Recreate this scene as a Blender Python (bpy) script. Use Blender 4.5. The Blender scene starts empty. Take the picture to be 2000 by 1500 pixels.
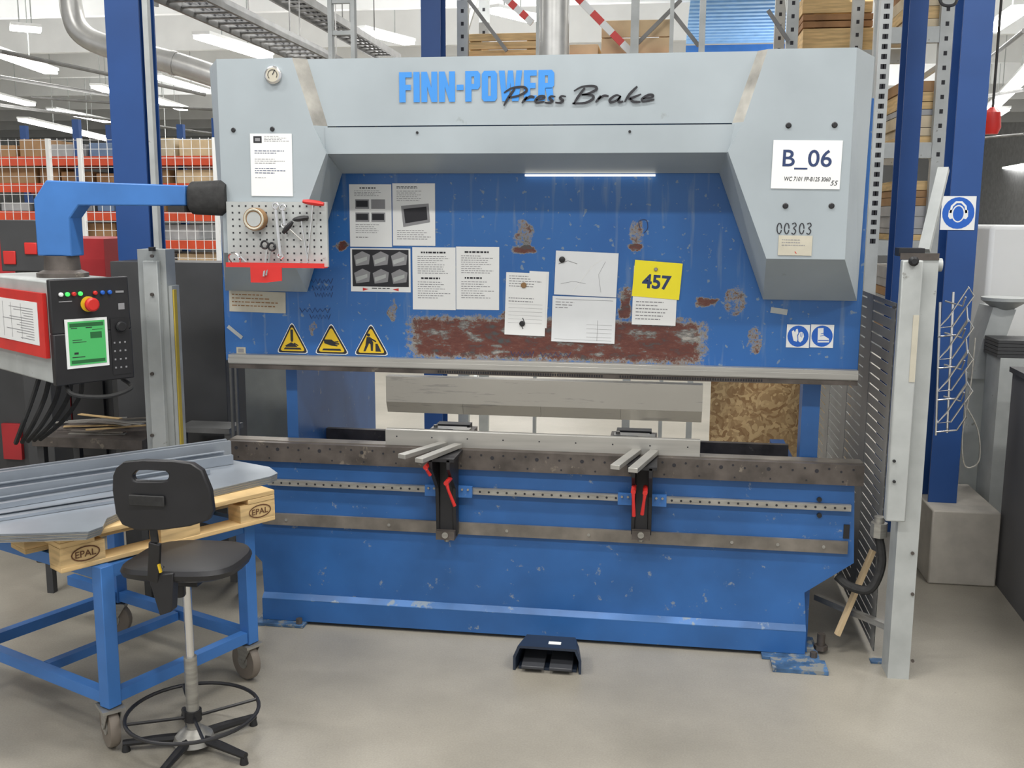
import bpy, bmesh, math, random
from mathutils import Vector, Matrix
rnd=random.Random(7)
scene=bpy.context.scene
COL=scene.collection
scene.view_settings.view_transform='Standard'
# ---------------------------------------------------------------- camera
F=2000.0
C=Vector((0.58,-5.0,2.16))
R=(Matrix.Rotation(math.radians(8.5),3,'Z')@Matrix.Rotation(math.radians(90-9.3),3,'X')@Matrix.Rotation(math.radians(0.3),3,'Z'))
cd=bpy.data.cameras.new('camera'); cam=bpy.data.objects.new('camera',cd); COL.objects.link(cam)
cd.sensor_width=36; cd.lens=36; cd.clip_end=200
cam.matrix_world=Matrix.Translation(C)@R.to_4x4(); scene.camera=cam
def U(u,v,ax,val):
    d=R@Vector(((u-1000)/F,(750-v)/F,-1)); t=(val-C[ax])/d[ax]; return C+d*t
def P(u,v,y): return U(u,v,1,y)
def PZ(u,v,z): return U(u,v,2,z)
def rect(u0,v0,u1,v1,y):
    a,b,c,d=P(u0,v0,y),P(u1,v0,y),P(u0,v1,y),P(u1,v1,y)
    return (a.x+c.x)/2,(b.x+d.x)/2,(c.z+d.z)/2,(a.z+b.z)/2
# ---------------------------------------------------------------- materials
MATS={}
def nt(name):
    m=bpy.data.materials.new(name); m.use_nodes=True; n=m.node_tree
    return m,n,n.nodes['Principled BSDF']
def lk(n,a,b): n.links.new(a,b)
def mat(name,col,rough=.5,metal=0,ns=6,amt=.12,emis=0,bump=0,fleck=None,stretch=None,alpha=None):
    if name in MATS: return MATS[name]
    m,n,b=nt(name)
    b.inputs['Roughness'].default_value=rough; b.inputs['Metallic'].default_value=metal
    if emis:
        b.inputs['Base Color'].default_value=(*col,1)
        b.inputs['Emission Color'].default_value=(*col,1); b.inputs['Emission Strength'].default_value=emis
    else:
        tc=n.nodes.new('ShaderNodeTexCoord'); mp=n.nodes.new('ShaderNodeMapping'); lk(n,tc.outputs['Object'],mp.inputs[0])
        if stretch: mp.inputs['Scale'].default_value=stretch
        t=n.nodes.new('ShaderNodeTexNoise'); t.inputs['Scale'].default_value=ns; t.inputs['Detail'].default_value=6
        lk(n,mp.outputs[0],t.inputs['Vector'])
        r=n.nodes.new('ShaderNodeValToRGB'); r.color_ramp.elements[0].position=.3; r.color_ramp.elements[1].position=.7
        r.color_ramp.elements[0].color=(*[c*(1-amt) for c in col],1); r.color_ramp.elements[1].color=(*[min(1,c*(1+amt)) for c in col],1)
        lk(n,t.outputs['Fac'],r.inputs[0]); out=r.outputs[0]
        if fleck:
            fc,fs,ft=fleck[:3]
            src=tc.outputs['Object']
            if len(fleck)>3:
                m2=n.nodes.new('ShaderNodeMapping');m2.inputs['Scale'].default_value=fleck[3];lk(n,src,m2.inputs[0]);src=m2.outputs[0]
            t2=n.nodes.new('ShaderNodeTexNoise'); t2.inputs['Scale'].default_value=fs; t2.inputs['Detail'].default_value=8; t2.inputs['Roughness'].default_value=.65
            lk(n,src,t2.inputs['Vector'])
            r2=n.nodes.new('ShaderNodeValToRGB'); r2.color_ramp.elements[0].position=ft; r2.color_ramp.elements[1].position=ft+.05
            lk(n,t2.outputs['Fac'],r2.inputs[0])
            mx=n.nodes.new('ShaderNodeMixRGB'); mx.inputs[2].default_value=(*fc,1); lk(n,r2.outputs[0],mx.inputs[0]); lk(n,out,mx.inputs[1]); out=mx.outputs[0]
        lk(n,out,b.inputs['Base Color'])
        if bump:
            bp=n.nodes.new('ShaderNodeBump'); bp.inputs['Strength'].default_value=bump; bp.inputs['Distance'].default_value=.01
            lk(n,t.outputs['Fac'],bp.inputs['Height']); lk(n,bp.outputs[0],b.inputs['Normal'])
    MATS[name]=m; return m
grey=mat('hood_paint',(.335,.38,.405),.45,0,2.2,.09,fleck=((.25,.28,.28),7,.68))
greyd=mat('worn_edge',(.31,.30,.27),.6,0,8,.4)
blue=mat('bed_paint',(.026,.115,.335),.42,0,2.5,.22,fleck=((.20,.25,.32),16,.635))
bluel=mat('bed_ledge',(.04,.14,.36),.45,0,4,.3,fleck=((.20,.26,.32),10,.58))
bluew=mat('worn_foot_blue',(.05,.12,.24),.6,0,12,.5,fleck=((.22,.23,.22),16,.52))
bluef=mat('blue_frame',(.045,.17,.47),.45,0,4,.12,fleck=((.25,.28,.3),18,.70))
bluec=mat('blue_column',(.014,.065,.235),.5,0,2,.12)
steel=mat('steel',(.36,.35,.32),.38,.6,10,.2,stretch=(1,1,6))
steell=mat('steel_bright',(.42,.41,.38),.36,.5,5,.14,stretch=(.4,1,6))
steeld=mat('steel_dark',(.105,.09,.08),.5,.4,9,.4,fleck=((.22,.19,.155),12,.62))
steelp=mat('steel_plate',(.35,.335,.30),.40,.5,2.4,.12,stretch=(.3,1,1),fleck=((.26,.25,.23),7,.58,(.4,1,4)))
strip=mat('steel_strip',(.20,.18,.155),.45,.4,7,.35)
alu=mat('aluminium_post',(.43,.45,.44),.5,.15,7,.12,fleck=((.25,.25,.23),14,.66))
black=mat('black_plastic',(.014,.014,.016),.45,0,8,.2)
blackr=mat('black_rubber',(.022,.022,.022),.75,0,30,.3,bump=.3)
darkgrey=mat('dark_panel',(.045,.046,.048),.55,0,3,.2)
counterg=mat('counter_grey',(.10,.10,.105),.6,0,2,.15)
fenceg=mat('fence_grey',(.23,.23,.22),.5,.1,3,.15)
trayg=mat('tray_grey',(.18,.18,.175),.5,.4,5,.2)
red=mat('red_paint',(.58,.025,.02),.4,0,6,.12)
redb=mat('red_machine',(.38,.02,.025),.5,0,3,.2)
orange=mat('orange_beam',(.62,.07,.02),.5)
yellow=mat('yellow_card',(.88,.76,.02),.6,0,5,.03)
yels=mat('yellow_paint',(.75,.50,.02),.5)
white=mat('paper_white',(.78,.79,.78),.7,0,3,.03)
whiteb=mat('white_paint',(.78,.79,.78),.6,0,2,.04)
beige=mat('beige_sticker',(.50,.47,.38),.7,0,10,.1)
ink=mat('ink',(.02,.02,.025),.7,0,5,.0)
inkg=mat('ink_grey',(.26,.26,.27),.7,0,5,.1)
inkb=mat('ink_blue',(.02,.04,.12),.6)
lblue=mat('letter_blue',(.045,.25,.66),.5,0,5,.03)
sblue=mat('sign_blue',(.012,.11,.50),.5,0,5,.02)
wood=mat('pallet_wood',(.60,.42,.20),.7,0,5,.25,stretch=(1,1,10),bump=.1)
woodd=mat('wood_dark',(.32,.17,.075),.75,0,5,.3)
woodp=mat('wood_pale',(.66,.50,.30),.7,0,4,.15)
conc=mat('concrete_block',(.46,.43,.38),.85,0,8,.12,bump=.2)
greens=mat('screen_green',(.05,.32,.09),.4,emis=.45)
greend=mat('screen_dark_green',(.02,.13,.04),.4)
chrome=mat('chrome',(.75,.75,.75),.18,.95,5,.05)
lampm=mat('lamp_glow',(1,1,.97),.5,emis=14)
brown=mat('brown_tape',(.28,.16,.07),.6)
ducts=mat('duct_metal',(.5,.5,.48),.35,.6,5,.2)
sheet=mat('sheet_metal',(.31,.345,.39),.32,.4,3,.12)
sheetd=mat('sheet_edge',(.22,.24,.26),.4,.3,3,.2)
tan=mat('tan_wall',(.30,.31,.28),.8)
bandb=mat('blue_roof',(.25,.45,.72),.5)
green=mat('green_led',(.05,.6,.1),.4,emis=1)
goods=[mat('goods_%s'%k,c,.6) for k,c in dict(brown=(.35,.2,.09),cream=(.62,.52,.36),grey=(.4,.4,.4),bluegrey=(.15,.22,.35),yellow=(.6,.42,.05)).items()]

def ram_mat():
    m,n,b=nt('ram_paint'); b.inputs['Roughness'].default_value=.36
    geo=n.nodes.new('ShaderNodeNewGeometry'); pos=geo.outputs['Position']
    def vm(op,a,bv):
        x=n.nodes.new('ShaderNodeVectorMath'); x.operation=op; lk(n,a,x.inputs[0])
        if bv is not None: x.inputs[1].default_value=bv
        return x
    def mt(op,a,bb):
        x=n.nodes.new('ShaderNodeMath'); x.operation=op
        for i,q in enumerate((a,bb)):
            if isinstance(q,(int,float)): x.inputs[i].default_value=q
            elif q is not None: lk(n,q,x.inputs[i])
        return x.outputs[0]
    # domain warp
    tw=n.nodes.new('ShaderNodeTexNoise'); tw.inputs['Scale'].default_value=14; tw.inputs['Detail'].default_value=4; lk(n,pos,tw.inputs['Vector'])
    w1=vm('SUBTRACT',tw.outputs['Color'],(.5,.5,.5)); w2=vm('MULTIPLY',w1.outputs[0],(.09,0,.09))
    wa=n.nodes.new('ShaderNodeVectorMath'); wa.operation='ADD'; lk(n,pos,wa.inputs[0]); lk(n,w2.outputs[0],wa.inputs[1]); wpos=wa.outputs[0]
    patches=[(668,480,17,12,0,0),(1025,487,28,13,0,0),(1025,456,20,30,0,1),(1243,485,20,10,0,0),(1243,454,16,28,0,1),(1378,590,26,12,0,0),
     (1435,588,22,30,0,1),(768,606,9,24,0,1),(1475,665,13,26,0,1),(1082,664,282,39,1,0),(1222,595,16,42,0,0),(1345,630,34,8,0,1),(840,626,40,10,0,1),(610,640,8,18,0,1),(1000,640,40,40,0,1)]
    dm=None
    for u,v,ru,rv,bx,cr in patches:
        c=P(u,v,0); s=.00255
        x=vm('SUBTRACT',pos if bx else wpos,(c.x,0,c.z)); x=vm('MULTIPLY',x.outputs[0],(1/(ru*s),0,1/(rv*s)))
        if bx:
            x=vm('ABSOLUTE',x.outputs[0],None); sp=n.nodes.new('ShaderNodeSeparateXYZ'); lk(n,x.outputs[0],sp.inputs[0])
            q=mt('POWER',sp.outputs[0],24.0); q2=mt('POWER',sp.outputs[2],6.0); d=mt('POWER',mt('ADD',q,q2),.25); d=mt('ADD',mt('MULTIPLY',d,.56),.22)
        else:
            x=vm('LENGTH',x.outputs[0],None); d=x.outputs['Value']
        if cr: d=mt('MAXIMUM',d,.80)
        dm=d if dm is None else mt('MINIMUM',dm,d)
    t=n.nodes.new('ShaderNodeTexNoise'); t.inputs['Scale'].default_value=26; t.inputs['Detail'].default_value=14; t.inputs['Roughness'].default_value=.88; lk(n,pos,t.inputs['Vector'])
    dn=mt('ADD',dm,mt('MULTIPLY',mt('SUBTRACT',t.outputs['Fac'],.5),2.0))
    def step(v,e,w):
        q=n.nodes.new('ShaderNodeMapRange'); lk(n,v,q.inputs[0]); q.inputs[1].default_value=e-w; q.inputs[2].default_value=e+w; q.inputs[3].default_value=1; q.inputs[4].default_value=0; return q.outputs[0]
    def mix(f,a,bb):
        q=n.nodes.new('ShaderNodeMixRGB'); lk(n,f,q.inputs[0])
        for i,z in ((1,a),(2,bb)):
            if isinstance(z,tuple): q.inputs[i].default_value=(*z,1)
            else: lk(n,z,q.inputs[i])
        return q.outputs[0]
    t3=n.nodes.new('ShaderNodeTexNoise'); t3.inputs['Scale'].default_value=2.2; t3.inputs['Detail'].default_value=5; lk(n,pos,t3.inputs['Vector'])
    base=mix(t3.outputs['Fac'],(.014,.085,.30),(.035,.165,.45))
    t4=n.nodes.new('ShaderNodeTexNoise'); t4.inputs['Scale'].default_value=30; t4.inputs['Detail'].default_value=10; lk(n,pos,t4.inputs['Vector'])
    base=mix(step(t4.outputs['Fac'],.35,.02),base,(.16,.23,.33))
    vn=n.nodes.new('ShaderNodeVectorMath'); vn.operation='MULTIPLY'; lk(n,pos,vn.inputs[0]); vn.inputs[1].default_value=(14,14,1.2)
    t6=n.nodes.new('ShaderNodeTexNoise'); t6.inputs['Scale'].default_value=1.6; t6.inputs['Detail'].default_value=9; lk(n,vn.outputs[0],t6.inputs['Vector'])
    base=mix(mt('MULTIPLY',step(t6.outputs['Fac'],.37,.05),.55),base,(.14,.22,.36))
    v5=n.nodes.new('ShaderNodeVectorMath'); v5.operation='MULTIPLY'; lk(n,pos,v5.inputs[0]); v5.inputs[1].default_value=(3.2,1,8)
    t5=n.nodes.new('ShaderNodeTexNoise'); t5.inputs['Scale'].default_value=2.0; t5.inputs['Detail'].default_value=9;t5.inputs['Roughness'].default_value=.72; lk(n,v5.outputs[0],t5.inputs['Vector'])
    cr=mix(t5.outputs['Fac'],(.14,.13,.11),(.40,.38,.31))
    r=n.nodes.new('ShaderNodeValToRGB');lk(n,t5.outputs['Fac'],r.inputs[0]);e=r.color_ramp.elements
    e[0].position=.38;e[0].color=(.06,.065,.065,1);e[1].position=.46;e[1].color=(.10,.028,.02,1);q=e.new(.54);q.color=(.13,.045,.032,1);q=e.new(.575);q.color=(.12,.12,.115,1);q=e.new(.66);q.color=(.36,.34,.31,1)
    col=mix(step(dn,.84,.05),base,cr); col=mix(step(dn,.74,.05),col,r.outputs[0])
    lk(n,col,b.inputs['Base Color'])
    return m
ramm=ram_mat()
def floor_mat():
    m,n,b=nt('floor_concrete'); b.inputs['Roughness'].default_value=.36
    tc=n.nodes.new('ShaderNodeTexCoord')
    def noise(s,d,r=.5):
        t=n.nodes.new('ShaderNodeTexNoise'); t.inputs['Scale'].default_value=s; t.inputs['Detail'].default_value=d; t.inputs['Roughness'].default_value=r; lk(n,tc.outputs['Object'],t.inputs['Vector']); return t.outputs['Fac']
    r=n.nodes.new('ShaderNodeValToRGB'); r.color_ramp.elements[0].position=.3; r.color_ramp.elements[1].position=.72
    r.color_ramp.elements[0].color=(.27,.25,.208,1); r.color_ramp.elements[1].color=(.40,.37,.31,1); lk(n,noise(1.1,7,.6),r.inputs[0])
    r2=n.nodes.new('ShaderNodeValToRGB'); r2.color_ramp.elements[0].position=.27; r2.color_ramp.elements[1].position=.33
    lk(n,noise(9,10,.7),r2.inputs[0])
    mx=n.nodes.new('ShaderNodeMixRGB'); lk(n,r2.outputs[0],mx.inputs[0]); mx.inputs[1].default_value=(.2,.18,.14,1); lk(n,r.outputs[0],mx.inputs[2])
    r3=n.nodes.new('ShaderNodeValToRGB'); r3.color_ramp.elements[0].position=.3; r3.color_ramp.elements[0].color=(.85,.85,.85,1); r3.color_ramp.elements[1].position=.7
    lk(n,noise(120,3),r3.inputs[0]); m2=n.nodes.new('ShaderNodeMixRGB'); m2.blend_type='MULTIPLY'; m2.inputs[0].default_value=1; lk(n,mx.outputs[0],m2.inputs[1]); lk(n,r3.outputs[0],m2.inputs[2])
    lk(n,m2.outputs[0],b.inputs['Base Color']); return m
def osb_mat():
    m,n,b=nt('osb'); b.inputs['Roughness'].default_value=.7
    tc=n.nodes.new('ShaderNodeTexCoord'); t0=n.nodes.new('ShaderNodeTexNoise'); t0.inputs['Scale'].default_value=9; lk(n,tc.outputs['Object'],t0.inputs['Vector'])
    ad=n.nodes.new('ShaderNodeVectorMath'); ad.operation='MULTIPLY_ADD'; lk(n,t0.outputs['Color'],ad.inputs[0]); ad.inputs[1].default_value=(.25,.25,.25); lk(n,tc.outputs['Object'],ad.inputs[2])
    v=n.nodes.new('ShaderNodeTexVoronoi'); v.inputs['Scale'].default_value=34; lk(n,ad.outputs[0],v.inputs['Vector'])
    sp=n.nodes.new('ShaderNodeSeparateColor'); lk(n,v.outputs['Color'],sp.inputs[0])
    r=n.nodes.new('ShaderNodeValToRGB'); r.color_ramp.elements[0].color=(.30,.165,.065,1); r.color_ramp.elements[1].color=(.66,.46,.22,1); lk(n,sp.outputs[0],r.inputs[0])
    lk(n,r.outputs[0],b.inputs['Base Color']); return m
# ---------------------------------------------------------------- mesh builder
W={}
TEXTC={}
class G:
    def __init__(s,m=None):
        s.v=[];s.f=[];s.mi=[];s.mats=[];s.cur=0;s.M=Matrix.Identity(4)
        if m: s.mat(m)
    def mat(s,m):
        if m not in s.mats: s.mats.append(m)
        s.cur=s.mats.index(m); return s
    def add(s,vs,fs):
        o=len(s.v); s.v+= [s.M@Vector(p) for p in vs]
        for f in fs: s.f.append([i+o for i in f]); s.mi.append(s.cur)
        return s
    def box(s,x0,x1,y0,y1,z0,z1):
        return s.add([(x0,y0,z0),(x1,y0,z0),(x1,y1,z0),(x0,y1,z0),(x0,y0,z1),(x1,y0,z1),(x1,y1,z1),(x0,y1,z1)],
            [(0,3,2,1),(4,5,6,7),(0,1,5,4),(1,2,6,5),(2,3,7,6),(3,0,4,7)])
    def ext(s,poly,vec):
        n=len(poly); vec=Vector(vec); a=[Vector(p) for p in poly]
        return s.add(a+[p+vec for p in a],[tuple(range(n)),tuple(range(2*n-1,n-1,-1))]+[(i,i+n,(i+1)%n+n,(i+1)%n) for i in range(n)])
    def beam(s,a,b,w,h,up=(0,0,1)):
        a=Vector(a);b=Vector(b);d=(b-a).normalized();up=Vector(up); r=d.cross(up)
        if r.length<1e-4: r=Vector((1,0,0))
        r.normalize();u=r.cross(d)
        return s.ext([a-r*w/2-u*h/2,a+r*w/2-u*h/2,a+r*w/2+u*h/2,a-r*w/2+u*h/2],b-a)
    def cyl(s,a,b,r,r2=None,n=16):
        a=Vector(a);b=Vector(b);r2=r if r2 is None else r2;d=(b-a).normalized()
        x=d.orthogonal().normalized();y=d.cross(x); vs=[]
        for p,q in((a,r),(b,r2)):
            for i in range(n):
                t=2*math.pi*i/n; vs.append(p+x*q*math.cos(t)+y*q*math.sin(t))
        return s.add(vs,[tuple(range(n-1,-1,-1)),tuple(range(n,2*n))]+[(i,(i+1)%n,(i+1)%n+n,i+n) for i in range(n)])
    def tube(s,pts,r,n=8,closed=False):
        pts=[Vector(p) for p in pts];N=len(pts);vs=[];x=None
        for i,p in enumerate(pts):
            if closed: d=pts[(i+1)%N]-pts[i-1]
            else: d=pts[min(i+1,N-1)]-pts[max(i-1,0)]
            d.normalize()
            x=d.orthogonal() if x is None else x-d*x.dot(d)
            x.normalize();y=d.cross(x)
            rr=r[i] if isinstance(r,(list,tuple)) else r
            for k in range(n):
                t=2*math.pi*k/n; vs.append(p+x*rr*math.cos(t)+y*rr*math.sin(t))
        fs=[]
        for i in range(N if closed else N-1):
            for k in range(n):
                a=i*n+k;b=i*n+(k+1)%n;c=((i+1)%N)*n+(k+1)%n;e=((i+1)%N)*n+k; fs.append((a,b,c,e))
        if not closed: fs+=[tuple(range(n-1,-1,-1)),tuple(range((N-1)*n,N*n))]
        return s.add(vs,fs)
    def ring(s,c,R_,r,n=32,m=8,ax=(0,0,1)):
        ax=Vector(ax).normalized();x=ax.orthogonal().normalized();y=ax.cross(x);c=Vector(c)
        return s.tube([c+x*R_*math.cos(2*math.pi*i/n)+y*R_*math.sin(2*math.pi*i/n) for i in range(n)],r,m,True)
    def lathe(s,prof,c,n=24,ax=(0,0,1)):
        ax=Vector(ax).normalized();x=ax.orthogonal().normalized();y=ax.cross(x);c=Vector(c);vs=[]
        for r,h in prof:
            for k in range(n):
                t=2*math.pi*k/n; vs.append(c+ax*h+x*r*math.cos(t)+y*r*math.sin(t))
        fs=[]
        for i in range(len(prof)-1):
            for k in range(n): fs.append((i*n+k,i*n+(k+1)%n,(i+1)*n+(k+1)%n,(i+1)*n+k))
        fs+=[tuple(range(n-1,-1,-1)),tuple(range((len(prof)-1)*n,len(prof)*n))]
        return s.add(vs,fs)
    def quad(s,*p): return s.add(p,[tuple(range(len(p)))])
    def ribbon(s,pts,w,nrm=(0,-1,0),closed=False):
        pts=[Vector(p) for p in pts];N=len(pts);nrm=Vector(nrm);vs=[]
        for i,p in enumerate(pts):
            d=(pts[(i+1)%N]-pts[i-1]) if closed else pts[min(i+1,N-1)]-pts[max(i-1,0)]
            ww=w[min(i,len(w)-1)] if isinstance(w,list) else w
            q=d.cross(nrm).normalized()*ww/2; vs+=[p-q,p+q]
        return s.add(vs,[(2*i,2*i+1,(2*i+3)%(2*N),(2*i+2)%(2*N)) for i in range(N if closed else N-1)])
    def disc(s,c,r,ax=(0,-1,0),n=14):
        ax=Vector(ax).normalized();x=ax.orthogonal().normalized();y=ax.cross(x);c=Vector(c)
        return s.add([c+x*r*math.cos(2*math.pi*i/n)+y*r*math.sin(2*math.pi*i/n) for i in range(n)],[tuple(range(n))])
    def text(s,body,O,Ux,Vz,bold=0,shear=0):
        key=(body,bold,shear)
        if key not in TEXTC:
            cu=bpy.data.curves.new('t','FONT');cu.body=body;cu.offset=bold;cu.shear=shear;cu.resolution_u=4
            ob=bpy.data.objects.new('t',cu);COL.objects.link(ob);bpy.context.view_layer.update()
            me=bpy.data.meshes.new_from_object(ob.evaluated_get(bpy.context.evaluated_depsgraph_get()))
            vs=[v.co.copy() for v in me.vertices];fs=[tuple(p.vertices) for p in me.polygons]
            bpy.data.objects.remove(ob);bpy.data.curves.remove(cu);bpy.data.meshes.remove(me)
            x0=min(v.x for v in vs);x1=max(v.x for v in vs);y0=min(v.y for v in vs);y1=max(v.y for v in vs)
            TEXTC[key]=([((v.x-x0)/(x1-x0),(v.y-y0)/(y1-y0)) for v in vs],fs)
        vs,fs=TEXTC[key];O=Vector(O);Ux=Vector(Ux);Vz=Vector(Vz)
        return s.add([O+Ux*a+Vz*b for a,b in vs],fs)
    def obj(s,name,parent=None,label=None,cat=None,bevel=0,group=None,kind=None,smooth=True):
        xs=[p.x for p in s.v];ys=[p.y for p in s.v];zs=[p.z for p in s.v]
        o=Vector(((min(xs)+max(xs))/2,(min(ys)+max(ys))/2,min(zs)))
        me=bpy.data.meshes.new(name);me.from_pydata([p-o for p in s.v],[],s.f)
        for m in s.mats: me.materials.append(m)
        for p,i in zip(me.polygons,s.mi): p.material_index=i
        bm=bmesh.new();bm.from_mesh(me);bmesh.ops.recalc_face_normals(bm,faces=bm.faces);bm.to_mesh(me);bm.free()
        if smooth:
            for p in me.polygons:p.use_smooth=True
            me.set_sharp_from_angle(angle=.6)
        ob=bpy.data.objects.new(name,me);COL.objects.link(ob)
        W[ob.name]=o
        if parent: ob.parent=parent;ob.location=o-W[parent.name]
        else: ob.location=o
        if bevel:
            b=ob.modifiers.new('bevel','BEVEL');b.width=bevel;b.segments=2;b.limit_method='ANGLE';b.angle_limit=.7
        tag(ob,label,cat,group,kind);return ob
def tag(ob,label=None,cat=None,group=None,kind=None):
    if label:ob['label']=label
    if cat:ob['category']=cat
    if group:ob['group']=group
    if kind:ob['kind']=kind
def root(name,loc,label,cat,group=None):
    e=bpy.data.objects.new(name,None);COL.objects.link(e);e.location=Vector(loc);e.empty_display_size=.1;W[e.name]=Vector(loc);tag(e,label,cat,group);return e
def sm(pts,k=5):
    pts=[Vector(p) for p in pts];out=[];N=len(pts)
    for i in range(N-1):
        a=pts[max(i-1,0)];b=pts[i];c=pts[i+1];d=pts[min(i+2,N-1)]
        for j in range(k):
            t=j/k;out.append(.5*((2*b)+(c-a)*t+(2*a-5*b+4*c-d)*t*t+(3*b-a-3*c+d)*t**3))
    out.append(pts[-1]);return out
# ---------------------------------------------------------------- room
def struct(name,x0,x1,y0,y1,z0,z1,m):
    return G(m).box(x0,x1,y0,y1,z0,z1).obj(name,kind='structure',smooth=False)
struct('floor',-32,14,-9,46,-.1,0,floor_mat())
ceilm=mat('ceiling_white',(.76,.77,.77),.8,0,.6,.06)
struct('ceiling',-32,14,-9,46,6.6,6.7,ceilm)
struct('wall_back',-32,14,46,46.2,0,6.6,mat('wall_pale',(.70,.71,.71),.8,0,.5,.06))
struct('wall_left',-32.2,-32,-9,46,0,6.6,mat('wall_pale2',(.8,.81,.81),.8))
struct('wall_right',14,14.2,-9,46,0,6.6,mat('wall_pale3',(.8,.81,.82),.8))
for i in range(9):
    g=G(whiteb);y=9.5+i*4; g.box(-31.9,13.9,y,y+.15,5.8,6.6); g.obj('trim_%d'%(i+1),kind='structure')
# ---------------------------------------------------------------- press brake
Y1,Y2,YB=-.38,-.33,-.02
pb=root('press_brake',(0,.4,0),'large blue and grey industrial press brake with scratched rusty ram','press brake')
# hood
def zl(pairs,y): return sum(P(u,v,y).z for u,v in pairs)/len(pairs)
zT=zl([(430,115),(1668,93)],Y1); zS=zl([(625,246),(1440,241)],Y2); zB=zl([(637,300),(1422,299)],Y2)
zC=zl([(668,340),(1405,337)],YB); zP=zl([(565,500),(1497,500)],Y1); zQ=zl([(600,568),(1490,587)],YB)
def X(u,v,y): return P(u,v,y).x
g=G(grey)
xa={}
for sd,c in (('L',dict(fo=(430,300),bo=(416,300),t1=(570,113),t2=(600,112),s1=(612,243),s2=(640,243),k1=(637,300),kb=(668,340),p=(565,500),q=(600,568))),
            ('R',dict(fo=(1662,300),bo=(1697,300),t1=(1500,98),t2=(1480,98),s1=(1452,240),s2=(1430,240),k1=(1422,299),kb=(1405,337),p=(1497,500),q=(1490,587)))):
    fo=X(*c['fo'],Y1);bo=X(*c['bo'],-.1);t1=X(*c['t1'],Y1);t2=X(*c['t2'],Y2);s1=X(*c['s1'],Y1);s2=X(*c['s2'],Y2);k1=X(*c['k1'],Y1);kb=X(*c['kb'],YB);p=X(*c['p'],Y1);q=X(*c['q'],YB)
    k2=X(c['k1'][0]+(4 if sd=='L' else -4),c['k1'][1],Y2)
    xa[sd]=dict(t2=t2,s2=s2,k2=k2,kb=kb,bo=bo)
    a=[(fo,Y1,zT),(t1,Y1,zT),(s1,Y1,zS),(k1,Y1,zB),(p,Y1,zP),(fo,Y1,zP)]
    g.add(a,[tuple(range(6))])
    g.mat(greyd).quad((t1,Y1,zT),(t2,Y2,zT),(s2,Y2,zS),(s1,Y1,zS)); g.mat(grey)
    g.quad((s1,Y1,zS),(s2,Y2,zS),(k2,Y2,zB),(k1,Y1,zB))
    g.quad((k1,Y1,zB),(k2,Y2,zB),(kb,YB,zC))
    g.quad((k1,Y1,zB),(kb,YB,zC),(q,YB,zQ),(p,Y1,zP))
    g.quad((p,Y1,zP),(q,YB,zQ),(bo,YB,zQ),(fo,Y1,zP))
    g.quad((fo,Y1,zT),(fo,Y1,zP),(bo,YB,zQ),(bo,-.1,zT))
    g.quad((bo,-.1,zT),(bo,YB,zQ),(bo,YB,zT))
    g.quad((fo,Y1,zT),(bo,-.1,zT),(bo,YB,zT),(t2,YB,zT),(t2,Y2,zT),(t1,Y1,zT))
    g.quad((q,YB,zQ),(kb,YB,zC),(t2,YB,zT),(bo,YB,zT),(bo,YB,zQ))
L,Rr=xa['L'],xa['R']
g.quad((L['t2'],Y2,zT),(Rr['t2'],Y2,zT),(Rr['s2'],Y2,zS),(L['s2'],Y2,zS))
g.box(L['s2']-.01,Rr['s2']+.01,Y2-.012,Y2+.02,zB,zS-.006)
g.quad((L['k2'],Y2-.0,zB),(Rr['k2'],Y2,zB),(Rr['kb'],YB,zC),(L['kb'],YB,zC))
g.quad((L['t2'],Y2,zT),(Rr['t2'],Y2,zT),(Rr['t2'],YB,zT),(L['t2'],YB,zT))
g.obj('hood',pb,label='grey painted front hood with chamfered pillars',smooth=False)
for u,v,r in ((456,254,.011),(532,252,.011),(1540,245,.0125),(1630,244,.0125),(1534,402,.0125),(1624,402,.0125)):
    p=P(u,v,Y1); G(black).lathe([(r,0),(r,.003),(r*.7,.006)],p,12,(0,-1,0)).obj('bolt',pb)
for u,v in ((815,259),(1230,257)):
    p=P(u,v,Y2-.012);G(black).cyl(p,p+Vector((0,-.004,0)),.006).obj('bolt',pb)
p=P(535,147,Y1);g=G(chrome).lathe([(.04,0),(.04,.012),(.034,.016)],p,28,(0,-1,0));g.mat(beige).disc(p+Vector((0,-.0175,0)),.031,n=24);g.mat(ink)
g.ribbon([p+Vector((0,-.019,0)),p+Vector((.012,-.019,.022))],.004);g.ribbon([p+Vector((.022*math.cos(t),-.019,.022*math.sin(t))) for t in [x*.3 for x in range(-2,14)]],.003)
g.obj('pressure_gauge',pb,label='round dial gauge with chrome bezel')
xa0,xa1=X(1025,345,-.03),X(1280,345,-.03)
G(mat('glow_strip',(1,.97,.9),.5,emis=1.2)).box(xa0,xa1,-.03,-.002,zC-.014,zC-.005).obj('glow_strip',pb,label='thin glowing strip added under the hood for the bright reflection')  # added glowing strip, stands in for the bright reflection on the ram
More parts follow.
